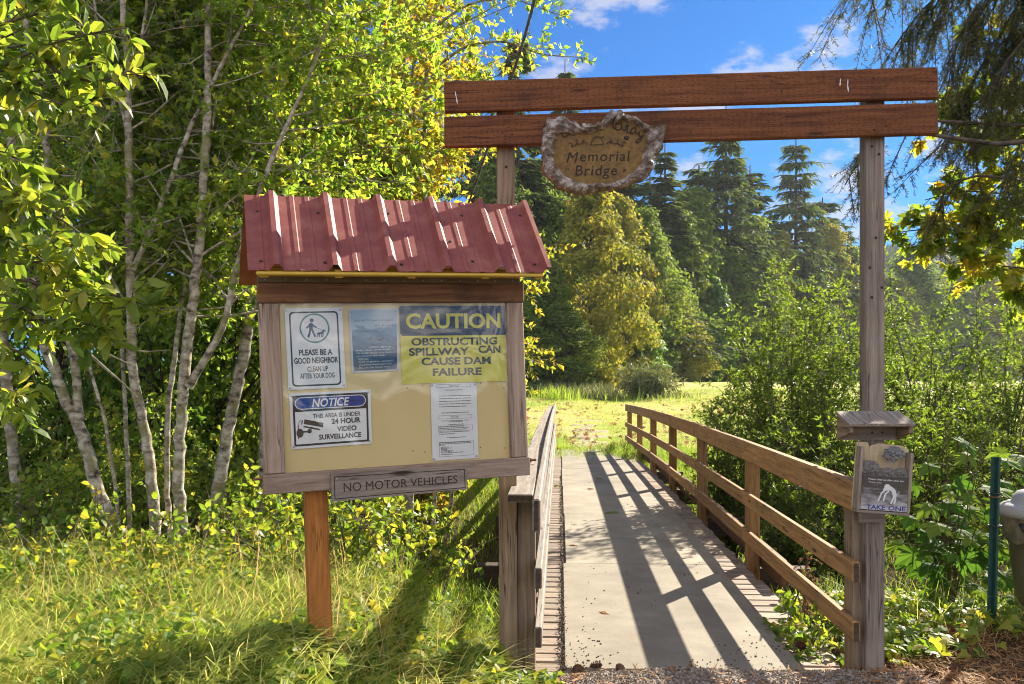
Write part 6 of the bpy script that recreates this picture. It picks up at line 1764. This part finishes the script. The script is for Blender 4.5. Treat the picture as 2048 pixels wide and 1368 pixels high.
# greener grass on the banks
mb = MB(); x, y = rnd_ground(60000, -7, 0.0, 5.4, 19, rng); keep = (x > -.62 * y) & (rng.uniform(0, 1, len(x)) < 1.0 / (1 + ((y - 5) / 9) ** 2)); x, y = x[keep], y[keep]; n = len(x)
blades(mb, on_ground(x, y), rng.uniform(.12, .38, n), None, rng.uniform(.2, .8, n), rng.uniform(.003, .006, n), rng.uniform(0, 1, n), rng)
x, y = rnd_ground(26000, 2.0, 10, 5.6, 19, rng); keep = x < .62 * y; x, y = x[keep], y[keep]; n = len(x)
blades(mb, on_ground(x, y), rng.uniform(.10, .34, n), None, rng.uniform(.2, .8, n), rng.uniform(.003, .006, n), rng.uniform(0, 1, n), rng)
x, y = rnd_ground(16000, -.6, 4.5, 13.5, 20, rng); n = len(x)
blades(mb, on_ground(x, y), rng.uniform(.10, .30, n), None, rng.uniform(.2, .8, n), rng.uniform(.003, .006, n), rng.uniform(0, 1, n), rng)
stuff("bank_grass", mb, LEAF['green_grass'])
# meadow
mb = MB(); N_ = 95000; d = 17 * (46 / 17) ** rng.uniform(0, 1, N_); x = rng.uniform(-.14, .36, N_) * d
keep = ~((np.abs(x - 1.85 - .05 * (d - 20)) < .55) & (d < 28) & (d > 19.8) & (rng.uniform(0, 1, N_) < .8)); x, d = x[keep], d[keep]; n = len(x)
blades(mb, on_ground(x, d), rng.uniform(.03, .085, n) * (1 + d / 60), None, rng.uniform(.3, 1, n), .0035 * d / 17, np.clip(clumpy(x, d, .22, 1) * 1.1 - .3 + rng.uniform(0, .5, n), 0, 1), rng, 2)
stuff("meadow_grass", mb, LEAF['meadow'])
mb = MB(); N_ = 5200; d = rng.uniform(38, 43, N_); x = rng.uniform(-2, 8, N_) * 1.0
keep = rng.uniform(0, 1, N_) < np.where((x < 4.6), 1, .25); x, d = x[keep], d[keep]
blades(mb, on_ground(x, d), rng.uniform(.35, .8, len(x)) * np.where(x < 4.6, 1, .5), None, rng.uniform(.1, .5, len(x)), .02, rng.uniform(0, 1, len(x)), rng)
stuff("reeds", mb, LEAF['reed'])
mb = MB(); N_ = 420; d = rng.uniform(36.5, 38, N_); x = np.where(rng.uniform(0, 1, N_) < .6, rng.normal(1.9, .45, N_), rng.uniform(0.5, 8, N_))
blades(mb, on_ground(x, d), rng.uniform(.25, .75, N_), None, rng.uniform(.15, .6, N_), .014, rng.uniform(0.2, 1, N_), rng)
stuff("tall_grass_tufts", mb, LEAF['green_grass'])
# fallen leaves on the meadow
mb = MB(); N_ = 900; d = 19 * (44 / 19) ** rng.uniform(0, 1, N_); x = rng.uniform(-.1, .3, N_) * d
scatter(mb, MAPLE, on_ground(x, d, .05), rdir(N_, rng) * [1, 1, .3], rng.normal(0, .35, (N_, 3)) + [0, 0, 1], rng.uniform(.08, .16, N_), rng.uniform(0, 1, N_))
stuff("fallen_leaves", mb, LEAF['litter'])


# ivy
def ivy(mb, n, x0, x1, y0, y1, dens, hmax, size, rng, tpl=IVY):
    x, y = rnd_ground(n, x0, x1, y0, y1, rng); k = rng.uniform(0, 1, n) < dens(x, y); x, y = x[k], y[k]; n = len(x)
    z = hmax * rng.uniform(0, 1, n) ** .8 * (.4 + .6 * clumpy(x, y, 1.6, 3))
    scatter(mb, tpl, on_ground(x, y) + np.c_[0 * z, 0 * z, z + .01], rdir(n, rng) * [1, 1, .35] + [0, -.35, -.25], rng.normal(0, .5, (n, 3)) + [.1, -.2, .9], size * rng.uniform(.55, 1.2, n), np.clip(rng.uniform(-.1, .8, n) + .25 * clumpy(x, y, 2), 0, 1), 0, 1.05)


mb = MB()
ivy(mb, 20000, -1.9, -.03, 3.1, 6.2, lambda x, y: (sstep(-1.75, -.9, x + .15 * np.sin(y * 7)) * .9 + .06) * (1 - .75 * sstep(-.22, -.03, x) * (y > 4.75)), .16, .066, rng)
ivy(mb, 15000, -3.6, -1.2, 3.0, 5.6, lambda x, y: clumpy(x, y, 1.5) > .36, .30, .048, rng, LEAF8)
ivy(mb, 420, -.1, .24, 4.2, 4.62, lambda x, y: .5 + 0 * x, .05, .055, rng)
ivy(mb, 9500, 1.95, 5.2, 4.55, 6.6, lambda x, y: sstep(4.6, 5.05, y + .2 * np.sin(x * 4)) * (.35 + .65 * clumpy(x, y, 1.3)), .19, .07, rng)
ivy(mb, 900, 1.5, 2.3, 4.75, 5.6, lambda x, y: .8 + 0 * x, .12, .06, rng)
stuff("ivy", mb, LEAF['ivy'])
mb = MB(); x, y = rnd_ground(4200, 1.95, 5, 4.4, 6.3, rng); n = len(x)
blades(mb, on_ground(x, y), rng.uniform(.03, .17, n) * (.35 + .8 * sstep(4.7, 5.5, y)), None, rng.uniform(.5, 1.4, n), rng.uniform(.001, .0022, n), rng.uniform(0, 1, n), rng)
x, y = rnd_ground(700, -3.4, -.3, 3.6, 5.4, rng); n = len(x)
blades(mb, on_ground(x, y), rng.uniform(.15, .45, n), None, rng.uniform(.1, .6, n), rng.uniform(.001, .002, n), rng.uniform(0, 1, n), rng)
stuff("dry_grass", mb, LEAF['dry_grass'])
mb = MB(); x, y = rnd_ground(150, 1.95, 4.2, 5.2, 6.2, rng); n = len(x)
blades(mb, on_ground(x, y), rng.uniform(.2, .5, n), None, rng.uniform(.3, .9, n), rng.uniform(.0012, .0026, n), rng.uniform(0, .8, n), rng)
stuff("tall_grass", mb, LEAF['grass'])

# needle litter, gravel stones and crumbs on the path and the walkway
mb = MB(); x, y = rnd_ground(16000, -.4, 4.4, 3.9, 5.6, rng)
k = rng.uniform(0, 1, len(x)) < np.where((x > 1.75), 1.0, .18); k &= ~((x > .28) & (x < 1.75) & (y > 4.66)); x, y = x[k], y[k]; n = len(x)
zz = np.where((x > 0) & (x < 2.1) & (y < 4.8), np.maximum(path_z(x, y), ground_z(x, y)), ground_z(x, y))
scatter(mb, (np.array([[-.5, 0, 0], [.5, 0, 0], [.3, 1, .1], [-.3, 1, .1]]), np.array([[0, 1, 2, 3]])), np.c_[x, y, zz + rng.uniform(.002, .02, n)], rdir(n, rng) * [1, 1, .2], rng.normal(0, .3, (n, 3)) + [0, 0, 1], rng.uniform(.02, .07, n), rng.uniform(0, 1, n), 0, rng.uniform(.06, .22, n))
stuff("needle_litter", mb, LEAF['litter'])


def stones(mb, x, y, z, s, rng):
    n = len(x); base = np.array([[1, 0, 0], [0, 1, 0], [-1, 0, 0], [0, -1, 0], [.1, .1, .8], [0, 0, -.6]]); Fc = np.array([[0, 1, 4], [1, 2, 4], [2, 3, 4], [3, 0, 4], [1, 0, 5], [2, 1, 5], [3, 2, 5], [0, 3, 5]])
    a = rng.uniform(0, 6.28, n); c, sn = np.cos(a), np.sin(a); V = base[None] * (1 + rng.uniform(-.35, .35, (n, 6, 3)))
    V = np.stack([V[..., 0] * c[:, None] - V[..., 1] * sn[:, None], V[..., 0] * sn[:, None] + V[..., 1] * c[:, None], V[..., 2]], -1) * np.asarray(s)[:, None, None] + np.stack([x, y, z], 1)[:, None]
    mb.add(V.reshape(-1, 3), (np.arange(n)[:, None, None] * 6 + Fc[None]).reshape(-1, 3), 0, np.repeat(rng.uniform(0, 1, n), 6))


def stone_mat(name, cols):
    m, N, L = new_mat(name); at = N.new('ShaderNodeAttribute'); at.attribute_name = 'rnd'; rp = ramp(N, [(i / (len(cols) - 1), c) for i, c in enumerate(cols)]); L.new(at.outputs['Fac'], rp.inputs[0])
    pb = N.new('ShaderNodeBsdfPrincipled'); pb.inputs['Roughness'].default_value = .85; L.new(rp.outputs[0], pb.inputs['Base Color']); out = N.new('ShaderNodeOutputMaterial'); L.new(pb.outputs[0], out.inputs['Surface']); return m


mb = MB(); x, y = rnd_ground(9000, .02, 2.1, 4.0, 4.85, rng); z = path_z(x, y); k = z > ground_z(x, y) - .03; k &= (z > -.012) | (y < 4.6); x, y, z = x[k], y[k], z[k]
stones(mb, x, y, z + .002, rng.uniform(.003, .011, len(x)), rng); stuff("gravel", mb, stone_mat("gravel_stone", [(.10, .08, .065), (.23, .19, .155), (.36, .31, .26), (.20, .13, .08)]))
mb = MB(); n = 1100; sy = 15 * rng.uniform(0, 1, n) ** 2.6; sx = rng.uniform(.02, 1.2, n); kk = (rng.uniform(0, 1, n) < np.where(sy < .5, .9, .35)) & (clumpy(sx * 2.4, sy * 1.1, 1, 4) > np.where(sy < .35, .3, .52)); sx, sy = sx[kk], sy[kk]
w = np.array([list(BM @ Vector((a, b, arch(b) + .001))) for a, b in zip(sx, sy)]); stones(mb, w[:, 0], w[:, 1], w[:, 2], rng.uniform(.0025, .008, len(w)), rng)
n = 1500; sy = 9 * rng.uniform(0, 1, n) ** 1.5; w = np.array([list(BM @ Vector((-.018 + a, b, arch(b) - .004))) for a, b in zip(rng.normal(0, .012, n), sy)]); stones(mb, w[:, 0], w[:, 1], w[:, 2], rng.uniform(.003, .009, n), rng)
stuff("bark_crumbs", mb, stone_mat("bark_crumb", [(.03, .022, .016), (.07, .045, .03), (.13, .08, .045)]))
# single leaves lying on the walkway
for i, (px, py, c_, lab) in enumerate(((1184, 927, 'green_grass', "green leaf lying far along the walkway"), (1201, 956, 'far_gold', "yellow leaf lying on the walkway past its middle"), (1117, 970, 'far_gold', "small yellow leaf on the planks left of the walkway"),
                                       (1149, 1091, 'litter', "curled brown leaf at the left of the walkway"), (1212, 1226, 'litter', "dry leaf in the near sunlit part of the walkway"), (1187, 978, 'litter', "brown leaf lying in the top rail's shadow"), (1234, 931, 'litter', "brown leaf far along the walkway on the right"), (1240, 1026, 'green_grass', "pale green blade lying across the walkway"))):
    r = ray(px, py); d = CAMZ / -r[2]; 
    for _ in range(4): d = (CAMZ - arch((d - 4.62)) - .004) / -r[2]
    p = P(px, py, d); mb = MB(); rg2 = np.random.default_rng(60 + i)
    scatter(mb, MAPLE if i != 7 else LEAF8, np.array([[0, 0, .004]]), rdir(1, rg2) * [1, 1, .1], np.array([[.1, -.15, 1.]]), .10 if i != 7 else .22, .4, 0, 1.0 if i != 7 else .3)
    o = mb.build("fallen_leaf", LEAF[c_]); o.location = p; tag(o, lab, "leaf", "leaves lying on the walkway")


# pine cones
def cone_mesh():
    mb = MB(); n = 0; rg = np.random.default_rng(9); L_ = .055
    lathe(mb, [(0, 0), (.012, .004), (.016, .02), (.012, .055), (0, .074)], 10)
    P_, D_, N2 = [], [], []
    for k in range(60):
        f = (k + .5) / 60; a = k * 2.39996; r = .014 * math.sin(np.pi * min(f * .9 + .08, 1)); P_.append((r * math.cos(a), r * math.sin(a), f * .072)); D_.append((math.cos(a), math.sin(a), .45)); N2.append((-math.cos(a) * .45, -math.sin(a) * .45, 1))
    scatter(mb, ROUND, P_, D_, N2, .021, rg.uniform(0, 1, 60), 0, .9)
    return mb


cm = None
cm_mat = plain('cone_scale', (0.16, 0.085, 0.045), .8, col2=(.06, .03, .017), scale=60)
cones = [(1155, 1343, 1.3, "largest pine cone lying against the near edge of the walkway"), (1180, 1338, 1.1, "pine cone right beside the largest one"), (1245, 1346, 1.0, "pine cone on the gravel in front of the walkway"), (1610, 1297, 1.25, "pine cone on the planks at the right of the walkway"),
         (1664, 1308, 1.1, "pine cone at the end of the planks near the right posts"), (1693, 1332, .8, "small dark cone at the foot of the right bridge post"), (1797, 1340, 1.1, "pine cone on the litter right of the gate post"), (1912, 1338, 1.2, "pine cone on the litter near the green stake"), (1848, 1352, 1.2, "flattened brown cone at the bottom edge on the litter"), (1900, 1320, .9, "pine cone beside the ivy left of the stake")]
for i, (px, py, s, lab) in enumerate(cones):
    r = ray(px, py); d = CAMZ / -r[2]
    for _ in range(5):
        xx = r[0] * d; z = max(float(ground_z(xx, d)), float(path_z(xx, d)) if -.1 < xx < 2.3 and d < 4.8 else -9)
        if .3 < xx < 1.75 and d > 4.7: z = -.01
        d = (CAMZ - z) / -r[2]
    p = P(px, py, d)
    if cm is None:
        o = cone_mesh().build("pine_cone", cm_mat); cm = o
    else:
        o = cm.copy(); COL.objects.link(o)
    o.location = (p[0], p[1], p[2] + .012 * s); o.rotation_euler = (1.45, .1 * i, i * 1.7); o.scale = (s, s, s); o.scale = (s * .72,) * 3; tag(o, lab, "pine cone", "pine cones near the bridge")


# wooded hill in the haze
def hill_z(x, y):
    return -5 + 57 * np.exp(-((y - 400) / 110) ** 2) * (sstep(-30, 165, x) * (1 - .3 * sstep(230, 420, x))) + 2.5 * np.sin(x * .045) * np.cos(y * .03)


hm = plain('wooded_hillside', (0.045, 0.07, 0.03), .95, col2=(.025, .042, .02), scale=.05)
tag(grid_sheet("hill", np.linspace(-120, 540, 80), np.linspace(215, 600, 50), hill_z, hm), kind='structure')
mb = MB(); N_ = 5200; x = rng.uniform(60, 400, N_); y = rng.uniform(255, 410, N_); z = hill_z(x, y)
V0 = np.array([[0, 0, 0]] + [[math.cos(a), math.sin(a), .0] for a in np.arange(5) / 5 * 6.283] + [[0, 0, 1.]]); Fc = np.array([[1 + i, 1 + (i + 1) % 5, 6] for i in range(5)])
hh = rng.uniform(5, 11, N_); V = V0[None] * np.stack([hh * .2, hh * .2, hh], 1)[:, None] + np.stack([x, y, z], 1)[:, None]
mb.add(V.reshape(-1, 3), (np.arange(N_)[:, None, None] * 7 + Fc[None]).reshape(-1, 3), 0, np.repeat(rng.uniform(0, 1, N_), 7))
stuff("far_forest", mb, LEAF['fir'])


# ------------------------------------------------------------------ the air
def make_haze():
    m, N, L = new_mat("thin_haze")
    v = N.new('ShaderNodeVolumePrincipled'); v.inputs['Color'].default_value = (.78, .86, 1.0, 1); v.inputs['Density'].default_value = .00022; v.inputs['Anisotropy'].default_value = .3
    out = N.new('ShaderNodeOutputMaterial'); L.new(v.outputs[0], out.inputs['Volume'])
    mb = MB(); x0, x1, y0, y1, z0, z1 = -300, 560, -30, 620, -9, 66
    V = [(x0, y0, z0), (x1, y0, z0), (x1, y1, z0), (x0, y1, z0), (x0, y0, z1), (x1, y0, z1), (x1, y1, z1), (x0, y1, z1)]
    mb.add(np.array(V, float), [[0, 3, 2, 1], [4, 5, 6, 7], [0, 1, 5, 4], [1, 2, 6, 5], [2, 3, 7, 6], [3, 0, 4, 7]])
    stuff("haze", mb, m)


make_haze()
